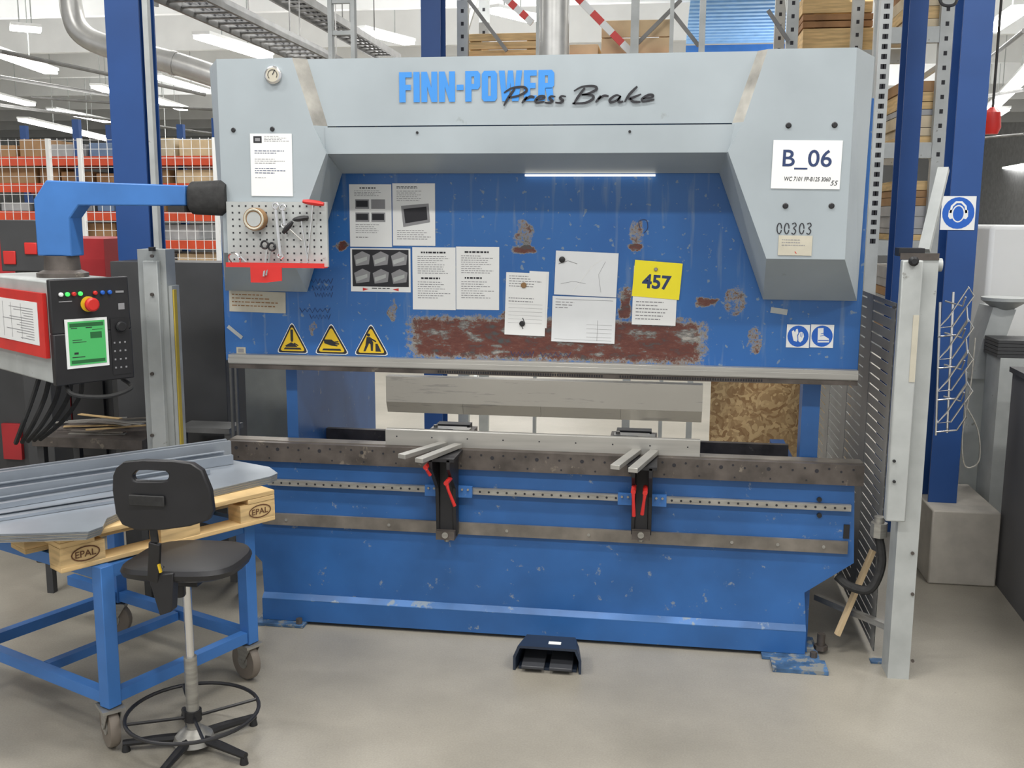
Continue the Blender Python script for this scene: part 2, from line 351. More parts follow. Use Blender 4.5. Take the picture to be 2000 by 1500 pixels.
# lettering
p0=P(780,200,Y2-.004);p1=P(1082,199,Y2-.004);pt=P(780,141,Y2-.004)
Pp=[[(0,0),(.42,0),(.42,1),(0,1)],[(.42,1),(.85,1),(1,.9),(1,.82),(.42,.82)],[(.6,.82),(1,.82),(1,.58),(.6,.58)],[(.42,.58),(1,.58),(1,.5),(.85,.4),(.42,.4)]]
GL={'F':(.78,[[(0,0),(.5,0),(.5,.4),(.92,.4),(.92,.58),(.5,.58),(.5,.82),(1,.82),(1,1),(0,1)]]),'I':(.38,[[(0,0),(1,0),(1,1),(0,1)]]),
'N':(.98,[[(0,0),(0,1),(.36,1),(.63,.48),(.63,1),(1,1),(1,0),(.64,0),(.37,.5),(.37,0)]]),'-':(.42,[[(0,.38),(1,.38),(1,.56),(0,.56)]]),
'P':(.9,Pp),'O':(.92,[[(0,.18),(0,.1),(.15,0),(.85,0),(1,.1),(1,.18)],[(0,.82),(0,.9),(.15,1),(.85,1),(1,.9),(1,.82)],[(0,.18),(.41,.18),(.41,.82),(0,.82)],[(.59,.18),(1,.18),(1,.82),(.59,.82)]]),
'W':(1.4,[[(0,1),(.25,1),(.32,.35),(.39,1),(.61,1),(.68,.35),(.75,1),(1,1),(.85,0),(.57,0),(.5,.6),(.43,0),(.15,0)]]),
'E':(.76,[[(0,0),(1,0),(1,.18),(.5,.18),(.5,.41),(.92,.41),(.92,.59),(.5,.59),(.5,.82),(1,.82),(1,1),(0,1)]]),
'R':(.94,Pp+[[(.45,.42),(.9,.42),(1,0),(.6,0)]])}
wd_='FINN-POWER';tot=sum(GL[c][0] for c in wd_)+.1*9;x=0;g=G(lblue)
for c in wd_:
    w,pl=GL[c]
    for po in pl:g.quad(*[(p0.x+(x+a*w)/tot*(p1.x-p0.x),p0.y,p0.z+b*(pt.z-p0.z)) for a,b in po])
    x+=w+.1
g.obj('lettering',pb,label='bold light blue block lettering',smooth=False)
strokes=[[(0,-.15),(.1,.4),(.25,.95)],[(-.1,.7),(.15,1.0),(.55,1.05),(.68,.8),(.45,.5),(.1,.38)],
[(.62,0),(.75,.42)],[(.68,.2),(.85,.42),(1.02,.38)],[(1.1,.2),(1.35,.3),(1.35,.43),(1.2,.43),(1.08,.2),(1.15,.02),(1.4,.08)],
[(1.75,.4),(1.6,.43),(1.55,.3),(1.68,.15),(1.6,0),(1.42,.03)],[(2.12,.4),(1.97,.43),(1.92,.3),(2.05,.15),(1.97,0),(1.79,.03)],
[(2.45,-.1),(2.55,.4),(2.7,.95)],[(2.35,.75),(2.6,1.02),(3.0,1.05),(3.12,.85),(2.9,.6),(2.65,.5)],[(2.65,.5),(3.0,.48),(3.08,.25),(2.85,-.02),(2.4,-.05)],
[(3.2,0),(3.33,.42)],[(3.26,.2),(3.43,.42),(3.6,.38)],[(4.0,.38),(3.85,.45),(3.68,.2),(3.72,0),(3.9,.1),(4.02,.4)],[(4.02,.4),(3.97,.1),(4.05,0),(4.15,.05)],
[(4.2,0),(4.3,.5),(4.5,1.0)],[(4.7,.5),(4.4,.25),(4.3,.22)],[(4.35,.25),(4.5,.02),(4.75,.0)],[(4.8,.2),(5.1,.3),(5.1,.43),(4.95,.43),(4.78,.2),(4.85,.02),(5.2,.15)]]
o=P(985,202,Y2-.006);e=P(1277,198,Y2-.006);k=(e.x-o.x)/5.2;h=.066
g=G(ink)
for st in strokes:
    pp=sm([o+Vector((a*k+b*.016,0,b*h)) for a,b in st],4)
    g.ribbon(pp,[.006+.006*math.sin(math.pi*i/len(pp)) for i in range(len(pp))])
g.obj('lettering',pb,label='black handwritten-style script lettering',smooth=False)
g=G(ink)
o=P(1516,457,Y1-.002);e=P(1589,457,Y1-.002)
for i,ch in enumerate('00303'):
    q=o+Vector(((e.x-o.x)*i/5,0,0)); w=(e.x-o.x)/6.5;hh=.048
    if ch=='0': g.ribbon([q+Vector((w/2+w*.4*math.cos(t*.6),0,hh/2+hh*.48*math.sin(t*.6))) for t in range(11)],.0045)
    else: g.ribbon(sm([q+Vector((a*w,0,b*hh)) for a,b in((.1,.9),(.6,1),(.8,.75),(.4,.55),(.8,.3),(.5,0),(.05,.1))],3),.0045)
g.obj('lettering',pb,label='handwritten number in black marker',smooth=False)
# ram
rz0=zl([(445,705),(1675,735)],0)
xl=X(437,600,0);xr=X(1680,650,0)
G(ramm).box(xl,xr,0,.07,rz0,2.7).obj('ram',pb,label='blue ram plate with scraped rust patches',bevel=.003)
# clamp rail under ram
ru,rd=zl([(445,694),(1675,722)],-.05),zl([(445,718),(1675,755)],-.05)
xl2,xr2=X(446,705,-.05),X(1676,738,-.05)
g=G(steell).box(xl2,xr2,-.05,-.001,rd+.025,ru);g.mat(steeld).box(xl2,xr2,-.045,-.003,rd,rd+.024);g.mat(steell).box(xl2,xr2,-.056,-.051,rd+.03,rd+.055)
g.mat(ink)
for a,b in((855,1180),(1210,1495)):
    q0,q1=X(a,740,-.046),X(b,740,-.046); n=int((q1-q0)/.012)
    for i in range(n): g.box(q0+i*.012,q0+i*.012+.007,-.0475,-.0455,rd+.006,rd+.018)
g.obj('clamp_rail',pb,label='bright metal tool clamp rail',bevel=.002)
# punch
pz1,pz0=zl([(757,736),(1370,750)],-.03),zl([(762,812),(1370,820)],-.03)
px0,px1=X(755,770,-.03),X(1372,780,-.03)
g=G(steelp)
g.box(px0,px1,-.04,.03,pz0+.058,pz1)
for i in range(4):
    a=px0+(px1-px0)*i/4+.0006;b=px0+(px1-px0)*(i+1)/4-.0006
    g.ext([(a,-.042,pz0+.0575),(a,-.012,pz0),(a,.01,pz0),(a,.03,pz0+.0575)],(b-a,0,0))
g.obj('punch',pb,label='long brushed steel bending punch')
# bed
g=G(blue)
yB=-.001
pl=[(455,912),(455,1040),(512,1095),(520,1222),(1575,1290),(1571,1160),(1668,1095),(1670,930)]
pts=[P(u,v,yB) for u,v in pl]
zt=.885;zb=0.02
zz=[zt,(pts[1].z+pts[6].z)/2,(pts[2].z+pts[5].z)/2,zb,zb,(pts[2].z+pts[5].z)/2,(pts[1].z+pts[6].z)/2,zt]
poly=[(p.x,yB,z) for p,z in zip(pts,zz)]
g.ext(poly,(0,.09,0))
bl=(pts[2].x+pts[3].x)/2;br=(pts[4].x+pts[5].x)/2
zk=zl([(530,1176),(1570,1226)],-.03);zk2=zl([(530,1163),(1570,1212)],0)
g.ext([(bl,-.03,0.02),(bl,-.03,zk),(bl,-.002,zk),(bl,-.002,.02)],(br-bl,0,0))
g.mat(bluel).ext([(bl,-.0305,zk-.003),(bl,-.0305,zk+.001),(bl,-.002,zk2),(bl,-.002,zk+.0005)],(br-bl,0,0))
g.obj('bed',pb,label='blue painted lower bed with cut corners and ledge',smooth=False)
# die rail
dz1,dz0=zl([(445,862),(1685,909)],-.04),zl([(445,903),(1685,944)],-.04)
dx0,dx1=X(444,880,-.04),X(1688,925,-.04)
g=G(steeld).box(dx0,dx1,-.04,.08,dz0,dz1)
g.mat(ink)
n=56
for i in range(n):
    x=dx0+.05+(dx1-dx0-.1)*i/(n-1)
    g.disc((x,-.0412,dz1-.022+(.0 if i%2 else -.012)),.006 if i%4 else .010,n=8)
    if i%3==0: g.disc((x+.01,-.0412,dz0+.018),.005,n=8)
g.mat(strip)
g.box(dx0,dx1,.0,.08,dz1,dz1+.004)
g.obj('die_rail',pb,label='dark steel die rail with rows of holes')
# dies
ez1,ez0=zl([(757,836),(1365,858)],.02),zl([(757,873),(1365,898)],.02)
ex0,ex1=X(755,855,.02),X(1367,875,.02)
g=G(steell)
g.ext([(ex0,-.0,dz1+.004),(ex0,-.0,ez1-.004),(ex0,.012,ez1),(ex0,.02,ez1-.01),(ex0,.03,ez1),(ex0,.05,ez1-.004),(ex0,.05,dz1+.004)],(ex1-ex0,0,0))
g.mat(ink)
for i in range(9):
    x=ex0+.06+(ex1-ex0-.12)*i/8; g.disc((x,-.0012,dz1+.05),.004,n=8)
g.obj('lower_die',pb,label='bright steel lower die')
# linear guide with holes
gz1,gz0=zl([(530,936),(1660,986)],-.02),zl([(530,947),(1660,998)],-.02)
gx0,gx1=X(524,942,-.02),X(1662,992,-.02)
g=G(steel).box(gx0,gx1,-.03,-.003,gz0,gz1).mat(ink)
for i in range(64):
    x=gx0+.03+(gx1-gx0-.06)*i/63; g.disc((x,-.0312,(gz0+gz1)/2),.006,n=8)
g.obj('guide_rail',pb,label='narrow steel guide rail with bolt holes')
sz1,sz0=zl([(530,1003),(1655,1058)],-.02),zl([(530,1024),(1655,1083)],-.02)
g=G(strip).box(X(512,1015,-.02),X(1656,1070,-.02),-.02,-.003,sz0,sz1).mat(steel)
for u in (560,760,990,1150,1430,1520,1610):
    x=X(u,1040,-.02); g.cyl((x,-.024,(sz0+sz1)/2),(x,-.018,(sz0+sz1)/2),.008,n=10)
g.obj('wear_strip',pb,label='dull worn steel strip')
for u,v in((1600,975),(1600,1006)):
    p=P(u,v,-.002);G(black).cyl(p,p+Vector((0,-.01,0)),.012,n=12).obj('bolt',pb)
p=P(1653,1038,-.002);G(black).box(p.x-.014,p.x+.014,-.006,-.002,p.z-.035,p.z+.035).obj('cover_plate',pb)
# feet
for u in (1550,560):
    x=X(u,1285,-.02); G(bluew).box(x-.16,x+.12,-.08,.2,0.0,.018).box(x-.1,x+.1,-.0,.15,.018,.04).obj('foot_plate',pb,bevel=.003)
    G(steeld).cyl((x+.09,-.055,.018),(x+.09,-.055,.045),.018,n=6).obj('bolt',pb)
x=X(1600,1255,.1);G(steeld).cyl((x,.05,.018),(x,.05,.10),.02,n=12).cyl((x,.05,.018),(x,.05,.04),.035,n=6).obj('levelling_screw',pb)
# side frames
fl=X(585,800,.12)
G(blue).box(fl-.06,fl,.095,1.55,0,2.6).obj('side_frame',pb)
fr=X(1563,830,.12)
g=G(blue).ext([(fr,.095,0),(fr,1.5,0),(fr,1.5,.78),(fr,.2,.78),(fr,.2,1.6),(fr,1.5,1.6),(fr,1.5,2.6),(fr,.095,2.6)],(.085,0,0))
g.obj('side_frame',pb)
G(blue).box(fl,fr,.9,.95,.05,.65).obj('rear_beam',pb)
# back gauge
zg=P(885,838,.5).z
for u in (885,1240):
    p=P(u,838,.5)
    g=G(steeld).box(p.x-.13,p.x+.12,.47,.60,zg-.03,zg+.0);g.mat(steell).box(p.x-.11,p.x+.08,.42,.5,zg,zg+.016);g.mat(darkgrey).box(p.x-.10,p.x+.09,.52,.6,zg+.0,zg+.022)
    g.mat(steel).cyl((p.x-.09,.46,zg+.016),(p.x-.09,.46,zg+.03),.012).box(p.x+.02,p.x+.11,.40,.47,zg+.006,zg+.018);g.obj('back_gauge',pb,label='steel back gauge finger carriage')
G(steeld).box(fl,fr,.54,.58,zg-.10,zg-.031).obj('back_gauge_beam',pb)
# support arms
def arm(u,bars,uh,lab):
    e=root('support_arm',P(u,1050,-.1),None,None);e.parent=pb;e.location=W[e.name]-W[pb.name];e['label']=lab
    x0,x1=X(u-20,960,-.12),X(u+20,960,-.12)
    zt_=dz1-.0;zb_=zl([(u,1045)],-.1)
    g=G(black)
    for a,b in((x0,x0+.018),(x1-.018,x1)):
        g.ext([(a,-.045,zt_),(a,-.26,zt_),(a,-.26,zt_-.05),(a,-.12,zt_-.18),(a,-.10,zb_),(a,-.045,zb_)],(b-a,0,0))
    g.box(x0+.018,x1-.018,-.10,-.06,zb_,zt_)
    g.obj('bracket',e,bevel=.002)
    g=G(bluef).box(x0-.07,x1+.07,-.052,-.033,gz0-.012,gz1+.015);g.mat(steel)
    for q in(-.05,-.02):
        g.cyl((x0+q,-.053,gz1),(x0+q,-.06,gz1),.006,n=8);g.cyl((x1-q,-.053,gz1),(x1-q,-.06,gz1),.006,n=8)
    g.obj('slide_block',e)
    g=G(steeld).box(x0+.005,x1-.005,-.135,-.04,zb_-.015,zb_+.03);g.mat(steel).cyl(((x0+x1)/2,-.14,zb_+.01),((x0+x1)/2,-.12,zb_+.01),.016,n=12).cyl(((x0+x1)/2,-.09,zb_-.035),((x0+x1)/2,-.09,zb_-.01),.014,n=10)
    g.obj('clamp',e,label='steel bottom clamp with bolt')
    g=G(black);zz=dz1+.012
    A=[PZ(a,b,zz+.01) for a,b in bars[0]];B=[PZ(a,b,zz+.01) for a,b in bars[1]]
    g.box(x0-.02,x1+.02,-.26,-.04,dz1-.012,dz1+.004);g.obj('top_bracket',e)
    for q in(A,B):
        G(steell).beam((q[0].x,q[0].y,zz+.008),(q[1].x,q[1].y,zz+.008),.045,.022).obj('support_bar',e,label='brushed steel support bar',bevel=.002)
    for (a,b),(c,d) in uh:
        p=P(a,b,-.28);q=P(c,d,-.27)
        G(red).tube([p,p+(q-p)*.3+Vector((0,-.012,0)),q],[.010,.007,.009],8).cyl(p+Vector((0,-.012,0)),p+Vector((0,.1,0)),.012,n=10).obj('clamp_handle',e,label='red clamping lever')
arm(870,[((784,891),(866,866)),((818,899),(895,869))],[((872,943),(888,988)),((832,912),(840,928))],'black support arm with two steel bars')
arm(1254,[((1201,912),(1244,880)),((1236,918),(1278,882))],[((1237,960),(1238,1008)),((1260,962),(1254,1005))],'black support arm with two red levers')
g=G(blackr).tube(sm([P(1715,1040,.0),P(1722,1100,-.02),P(1700,1150,-.03),P(1660,1145,0),P(1635,1125,.04)],6),.022,10);g.mat(steel)
a=P(1716,1040,0);g.cyl(a+Vector((0,0,-.02)),a+Vector((0,0,.05)),.04,n=8).cyl(a+Vector((0,0,.05)),a+Vector((0,0,.08)),.025)
g.obj('cable_conduit',pb,label='black cable conduit with steel fitting')
# ---------------------------------------------------------------- papers and signs
class Card:
    def __init__(s,u0,v0,u1,v1,y,rot=0,m=white,th=.0015):
        s.x0,s.x1,s.z0,s.z1=rect(u0,v0,u1,v1,y);s.w=s.x1-s.x0;s.h=s.z1-s.z0;s.y=y
        s.g=G(m);c=Vector(((s.x0+s.x1)/2,y,(s.z0+s.z1)/2));s.g.M=Matrix.Translation(c)@Matrix.Rotation(math.radians(rot),4,'Y')@Matrix.Translation(-c)
        s.g.box(s.x0,s.x1,y-th,y,s.z0,s.z1);s.f=y-th-.0004;s.k=0
    def r(s,a,b,c,d,m):
        s.k+=1;f=s.f-.00004*(s.k%9);s.g.mat(m);x=lambda t:s.x0+t*s.w;z=lambda t:s.z1-t*s.h
        s.g.quad((x(a),f,z(d)),(x(c),f,z(d)),(x(c),f,z(b)),(x(a),f,z(b)));return s
    def poly(s,pts,m,lay=1):
        f=s.f-.0003*lay;s.g.mat(m);s.g.quad(*[(s.x0+a*s.w,f,s.z1-b*s.h) for a,b in pts]);return s
    def line(s,pts,w,m,lay=1):
        f=s.f-.0003*lay;s.g.mat(m);s.g.ribbon([(s.x0+a*s.w,f,s.z1-b*s.h) for a,b in pts],w);return s
    def text(s,t,a,b,c,d,m,bold=0,shear=0,lay=1):
        s.g.mat(m);s.g.text(t,(s.x0+a*s.w,s.f-.0003*lay,s.z1-d*s.h),((c-a)*s.w,0,0),(0,0,(d-b)*s.h),bold,shear);return s
    def lines(s,a,b,c,d,n,m=inkg,fill=.3):
        for i in range(n):
            t=b+(d-b)*i/n;x=a;e=a+(c-a)*(rnd.uniform(.55,1))
            while x<e:
                w=rnd.uniform(.03,.09);s.r(x,t,min(x+w,e),t+(d-b)/n*fill,m);x+=w+.018
        return s
    def obj(s,name,label,cat,group=None): return s.g.obj(name,None,label,cat,group=group,smooth=False)
yp=-.0015
c=Card(683,360,765,482,yp);c.lines(.25,.05,.8,.07,1,ink,.9).lines(.12,.10,.9,.2,4)
for a,b in((.14,.24),(.52,.24),(.14,.45),(.52,.45)):c.r(a,b,a+.33,b+.15,inkg);c.r(a+.02,b+.02,a+.3,b+.12,ink)
c.lines(.14,.64,.85,.8,5).lines(.14,.84,.6,.88,1);c.obj('paper_sheet','white instruction sheet with four small photos on the ram','paper')
c=Card(767,358,850,480,yp);c.lines(.1,.05,.6,.09,2,ink,.5).lines(.1,.12,.9,.3,6).poly([(.2,.36),(.85,.32),(.88,.62),(.25,.7)],inkg).poly([(.26,.41),(.8,.37),(.82,.58),(.3,.64)],ink,2).lines(.1,.75,.9,.92,5);c.obj('paper_sheet','white instruction sheet with one large photo','paper')
c=Card(685,485,802,570,yp);c.r(.03,.03,.97,.88,ink)
for i in range(3):
    for j in range(2):
        a=.06+i*.31;b=.07+j*.4;c.poly([(a,b+.1),(a+.14,b),(a+.27,b+.08),(a+.25,b+.3),(a+.03,b+.34)],inkg,1);c.poly([(a+.03,b+.2),(a+.22,b+.12),(a+.22,b+.2),(a+.04,b+.3)],alu,2)
c.poly([(.2,.91),(.3,.94),(.2,.98)],red,2).poly([(.8,.91),(.7,.94),(.8,.98)],red,2).lines(.35,.91,.68,.97,1,ink);c.obj('photo_sheet','dark photo collage sheet with red arrows','poster')
for u in (806,891):
    c=Card(u,483-(u>850),u+84,605,yp);c.lines(.2,.07,.85,.1,1,ink,.9).lines(.12,.14,.9,.44,9).lines(.2,.48,.8,.51,1,ink,.9).lines(.12,.55,.9,.84,8);c.obj('paper_sheet','white printed text sheet stuck on the ram','paper',group='printed sheets on the ram')
c=Card(1032,530,1070,640,-.0008,2);c.obj('paper_sheet','blank white sheet tucked behind another sheet','paper')
c=Card(987,533,1066,655,-.003,1.5);c.lines(.08,.05,.9,.25,5).lines(.08,.4,.9,.5,2)
for i in range(6):c.r(.08,.5+i*.06,.92,.503+i*.06,inkg)
c.line([(.44,.72),(.5,.8),(.4,.82),(.46,.9)],.004,ink);c.obj('paper_sheet','creased white form with magnets on it','paper')
for u,v in((1023,557),(1020,632)):
    p=P(u,v,-.005);G(black if v>600 else brown).lathe([(.014,0),(.014,.006),(.010,.009)],p,16,(0,-1,0)).obj('magnet',None,'small round magnet holding a paper form','magnet',group='round magnets')
shine=mat('plastic_sleeve',(.72,.74,.75),.12,0,5,.04)
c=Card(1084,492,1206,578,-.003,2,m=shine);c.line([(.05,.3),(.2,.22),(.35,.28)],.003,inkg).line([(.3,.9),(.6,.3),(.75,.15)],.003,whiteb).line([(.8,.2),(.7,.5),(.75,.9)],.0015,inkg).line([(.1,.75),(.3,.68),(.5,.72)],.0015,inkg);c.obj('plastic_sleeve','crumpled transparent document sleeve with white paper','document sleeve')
c=Card(1078,580,1202,669,-.003,1.2,m=shine);c.r(.05,.06,.95,.07,inkg)
for i in range(4):c.r(.55,.6+i*.09,.95,.605+i*.09,inkg)
c.lines(.05,.12,.4,.3,3).r(.72,.5,.725,.95,inkg).r(.05,.94,.95,.945,inkg);c.obj('plastic_sleeve','document sleeve holding a drawing sheet','document sleeve')
p=P(1098,507,-.007);G(black).lathe([(.015,0),(.015,.006),(.01,.009)],p,16,(0,-1,0)).obj('magnet',None,'small black magnet on a document sleeve','magnet',group='round magnets')
c=Card(1236,520,1322,635,-.003,1);c.lines(.08,.6,.9,.95,6).obj('paper_sheet','white sheet partly covered by yellow card','paper')
c=Card(1237,511,1330,582,-.006,4,m=yellow);c.text('457',.19,.36,.80,.76,inkb,.03).obj('number_card','yellow card reading 457','sign')
p=P(1281,526,-.009);G(steel).lathe([(.009,0),(.009,.005),(.006,.008)],p,14,(0,-1,0)).obj('magnet',None,'small steel magnet holding the yellow card','magnet',group='round magnets')
yh=Y1-.0015
c=Card(490,261,571,383,yh,.5);c.r(.08,.04,.28,.15,ink).r(.12,.07,.24,.12,inkg).lines(.34,.04,.95,.14,4).lines(.1,.27,.85,.34,2,inkb).lines(.1,.4,.85,.5,3).lines(.1,.55,.85,.66,3,inkb).lines(.1,.7,.5,.73,1);c.obj('notice_sheet','white notice sheet on grey hood','paper')
c=Card(1508,274,1643,369,yh,.8);c.text('B_06',.15,.19,.86,.6,inkb,.012).text('WC 7101 FP-B125 3060',.19,.75,.86,.84,ink,.01,.2).text('55',.86,.82,.97,.92,ink,.0,.3);c.obj('machine_number_sign','white sign reading B_06 on grey hood','sign')
c=Card(1520,460,1586,499,yh,.5,m=beige);c.lines(.1,.2,.9,.6,3).line([(.5,.8),(.55,.9)],.003,red);c.obj('sticker','faded beige sticker on grey hood','sticker')
c=Card(448,569,558,610,yp,1,m=beige);c.lines(.05,.15,.9,.85,4,woodd).obj('sticker','worn beige instruction label','sticker')
c=Card(462,678,480,691,yp,0,m=beige);c.r(.2,.2,.8,.8,inkg).obj('sticker','tiny square beige sticker on ram','sticker')
c=Card(1505,602,1538,613,yp,8,m=alu);c.obj('sticker','small torn grey sticker','sticker')
c=Card(442,645,476,652,yp,38,m=alu);c.obj('sticker','torn white strip sticker','sticker')
def tri(u0,u1,v0,v1,sym,lab):
    x0,x1,z0,z1=rect(u0,v0,u1,v1,yp);g=G(white);w=x1-x0;h=z1-z0;cx=(x0+x1)/2
    def t(s,y,r=.1):
        cz=z0+h/3
        a=[(cx+(x0-cx)*s,cz+(z0-cz)*s),(cx+(x1-cx)*s,cz+(z0-cz)*s),(cx,cz+(z1-cz)*s)];o=[]
        for i in range(3):
            p,q,n_=Vector(a[i]),Vector(a[i-1]),Vector(a[(i+1)%3])
            for f in(p+(q-p)*r,p+(q-p)*r*.3+(n_-p)*r*.3,p+(n_-p)*r):o.append((f.x,y,f.y))
        return o
    g.ext(t(1.0,yp),(0,-.001,0));g.mat(ink).quad(*t(.94,yp-.0014));g.mat(yels).quad(*t(.78,yp-.0018))
    g.mat(ink)
    for st in sym:
        if st[0]=='o':g.disc((cx+st[1]*w,yp-.0024,z0+st[2]*h),st[3]*w,n=10)
        elif st[0]=='p':g.quad(*[(cx+a*w,yp-.0023,z0+b*h) for a,b in st[1]])
        else:g.ribbon([(cx+a*w,yp-.0022,z0+b*h) for a,b in st[1]],st[0]*w)
    g.obj('warning_sign',None,lab,'warning sign',smooth=False,group='warning signs on the ram')
tri(539,603,627,690,[('p',[(-.27,.12),(.28,.12),(.24,.18),(-.23,.18)]),('p',[(-.05,.74),(.03,.74),(.03,.40),(-.01,.34),(-.05,.40)]),('p',[(-.22,.24),(-.04,.34),(.06,.30),(.16,.20),(-.2,.20)]),(.035,[(.05,.32),(.18,.24)])],'yellow triangular warning sign about crushed hand')
tri(613,682,629,692,[('p',[(-.22,.46),(.0,.46),(.08,.40),(.2,.42),(.2,.38),(.1,.36),(.22,.35),(.22,.31),(.1,.31),(.18,.28),(.16,.25),(.0,.27),(-.2,.34)]),('p',[(-.27,.12),(.28,.12),(.24,.18),(-.23,.18)])],'yellow triangular warning sign showing hand')
tri(690,760,630,694,[('o',-.07,.62,.045),('p',[(-.12,.56),(-.02,.56),(.06,.40),(.05,.14),(-.01,.14),(-.02,.34),(-.14,.44)]),('p',[(-.14,.44),(-.05,.38),(-.16,.12),(-.22,.12),(-.16,.30)]),(.04,[(-.02,.52),(.14,.42)]),('p',[(.12,.12),(.28,.12),(.24,.22),(.18,.36),(.12,.36)])],'yellow triangular warning sign showing person at press')
for i,u in enumerate((1536,1583)):
    c=Card(u,634,u+45,679,yp,.5)
    pt=[(.5+.46*math.cos(t*.2618),.5+.46*math.sin(t*.2618)) for t in range(24)];c.poly(pt,sblue)
    if i==0:
        c.poly([(.22,.30),(.30,.24),(.36,.34),(.40,.20),(.47,.18),(.50,.32),(.54,.52),(.46,.74),(.32,.70),(.26,.50)],white,2)
        c.poly([(.46,.46),(.54,.30),(.62,.26),(.68,.28),(.76,.34),(.80,.50),(.74,.70),(.62,.82),(.50,.74)],sblue,3).poly([(.50,.48),(.56,.34),(.62,.30),(.68,.32),(.73,.38),(.76,.50),(.71,.67),(.61,.77),(.53,.71)],white,4)
        c.line([(.62,.32),(.60,.52)],.0022,sblue,5).line([(.68,.34),(.66,.54)],.0022,sblue,5)
    else:c.poly([(.30,.16),(.54,.14),(.56,.46),(.80,.60),(.82,.76),(.32,.78)],white,2).line([(.34,.69),(.80,.68)],.004,sblue,3).line([(.42,.50),(.56,.46)],.003,sblue,3).line([(.44,.40),(.56,.37)],.003,sblue,3)
    c.obj('mandatory_sign',['blue round sign requiring gloves','blue round sign requiring safety boots'][i],'safety sign')
for u,v,w in((625,548,50),(630,562,40),(632,575,35),(615,605,60),(625,618,40),(1020,690,45),(1085,692,60)):
    p=[P(u-w/2+w*t/12,v+(4 if t%2 else -4)+ (t%3),-.002) for t in range(13)];G(inkb).ribbon(p,.0035).obj('marker_writing',pb,smooth=False)
G(inkb).ribbon(sm([P(1250,445,-.002),P(1248,432,-.002),P(1262,430,-.002),P(1265,445,-.002),P(1258,455,-.002)],4),.004).obj('marker_writing',pb,smooth=False)
# ---------------------------------------------------------------- pegboard + tools
yb=Y1-.02
pr=root('tool_board',P(540,520,yb),'grey perforated tool board with red tray on hood','tool board')
x0,x1,z0,z1=rect(444,394,639,520,yb)
g=G(alu).box(x0,x1,yb,yb+.018,z0,z1).mat(ink)
for i in range(14):
    for j in range(9):
        g.box(x0+.03+i*(x1-x0-.06)/13-.004,x0+.03+i*(x1-x0-.06)/13+.004,yb-.0008,yb-.0002,z0+.03+j*(z1-z0-.05)/8-.004,z0+.03+j*(z1-z0-.05)/8+.004)
g.obj('perforated_panel',pr)
tx0,tx1=x0+.01,x1
g=G(red).box(tx0,tx1,yb-.05,yb-.001,z0-.004,z0+.0);g.box(tx0,tx1,yb-.052,yb-.05,z0-.004,z0+.018)
a,b=X(490,540,yb-.05),X(551,540,yb-.05);zc=P(520,552,yb-.05).z
g.ext([(a,yb-.054,z0),(b,yb-.054,z0),(b,yb-.054,zc+.01),((a+b)/2,yb-.054,zc),(a,yb-.054,zc)],(0,.004,0))
g.obj('tray',pr,label='red tray')
yt=yb-.025
p=P(499,428,yt);g=G(brown).cyl(p+Vector((0,.02,0)),p-Vector((0,.02,0)),.052,n=28);g.mat(beige).ring(p-Vector((0,.021,0)),.044,.005,24,6,(0,1,0));g.mat(alu).disc(p-Vector((0,.0215,0)),.034,n=24)
g.obj('tape_roll',None,'brown packing tape roll hung on tool board','tape roll')
def ths(u,v,u2,v2,mm,lab,w=.045):
    a=P(u,v,yt);b=P(u2,v2,yt);d=(b-a).normalized();s=Vector((d.z,0,-d.x))
    e=root('hex_key',b,lab,'hex key')
    G(mm).tube([a-s*w,a-s*w*.5,a,a+s*w*.5,a+s*w],[.008,.012,.013,.012,.008],8).obj('handle',e)
    G(chrome).tube([a,b],.0035,6).obj('shaft',e)
ths(612,396,600,520,red,'hex key with red T-handle on tool board',.05)
ths(562,444,590,470,black,'short hex key with black handle',.035)
ths(588,427,602,515,black,'long hex key with black T-handle',.035)
def wrench(u,v,u2,v2,lab):
    a=P(u,v,yt);b=P(u2,v2,yt);d=(b-a).normalized()
    g=G(chrome).beam(a,b,.004,.012,(0,-1,0));g.beam(a,b,.012,.005,(0,-1,0));g.ring(a,.013,.005,16,6,(0,1,0))
    g.tube([b+Matrix.Rotation(t,3,'Y')@(d*.014) for t in(-2.2,-1.3,0) ]+[],.005,6);g.tube([b+Matrix.Rotation(t,3,'Y')@(d*.014) for t in(2.6,1.7,.8)],.005,6)
    g.obj('wrench',None,lab,'wrench')
wrench(538,402,548,500,'chrome combination wrench hung on tool board')
wrench(552,405,556,440,'short chrome wrench hung on tool board')
g=G(black).ring(P(517,478,yt),.017,.005,16,6,(0,1,0)).ring(P(531,482,yt),.017,.005,16,6,(0,1,0));g.mat(chrome).beam(P(521,488,yt),P(515,540,yt-.035),.009,.003).beam(P(528,490,yt),P(520,538,yt-.035),.009,.003)
g.obj('scissors',None,'black handled scissors stuck in the red tray','scissors')
g=G(chrome).ring(P(458,505,yt),.03,.005,20,6,(.2,1,.6)).beam(P(470,500,yt),P(482,512,yt),.01,.006);g.obj('ring_spanner',None,'bright ring tool lying on red tray','tool')
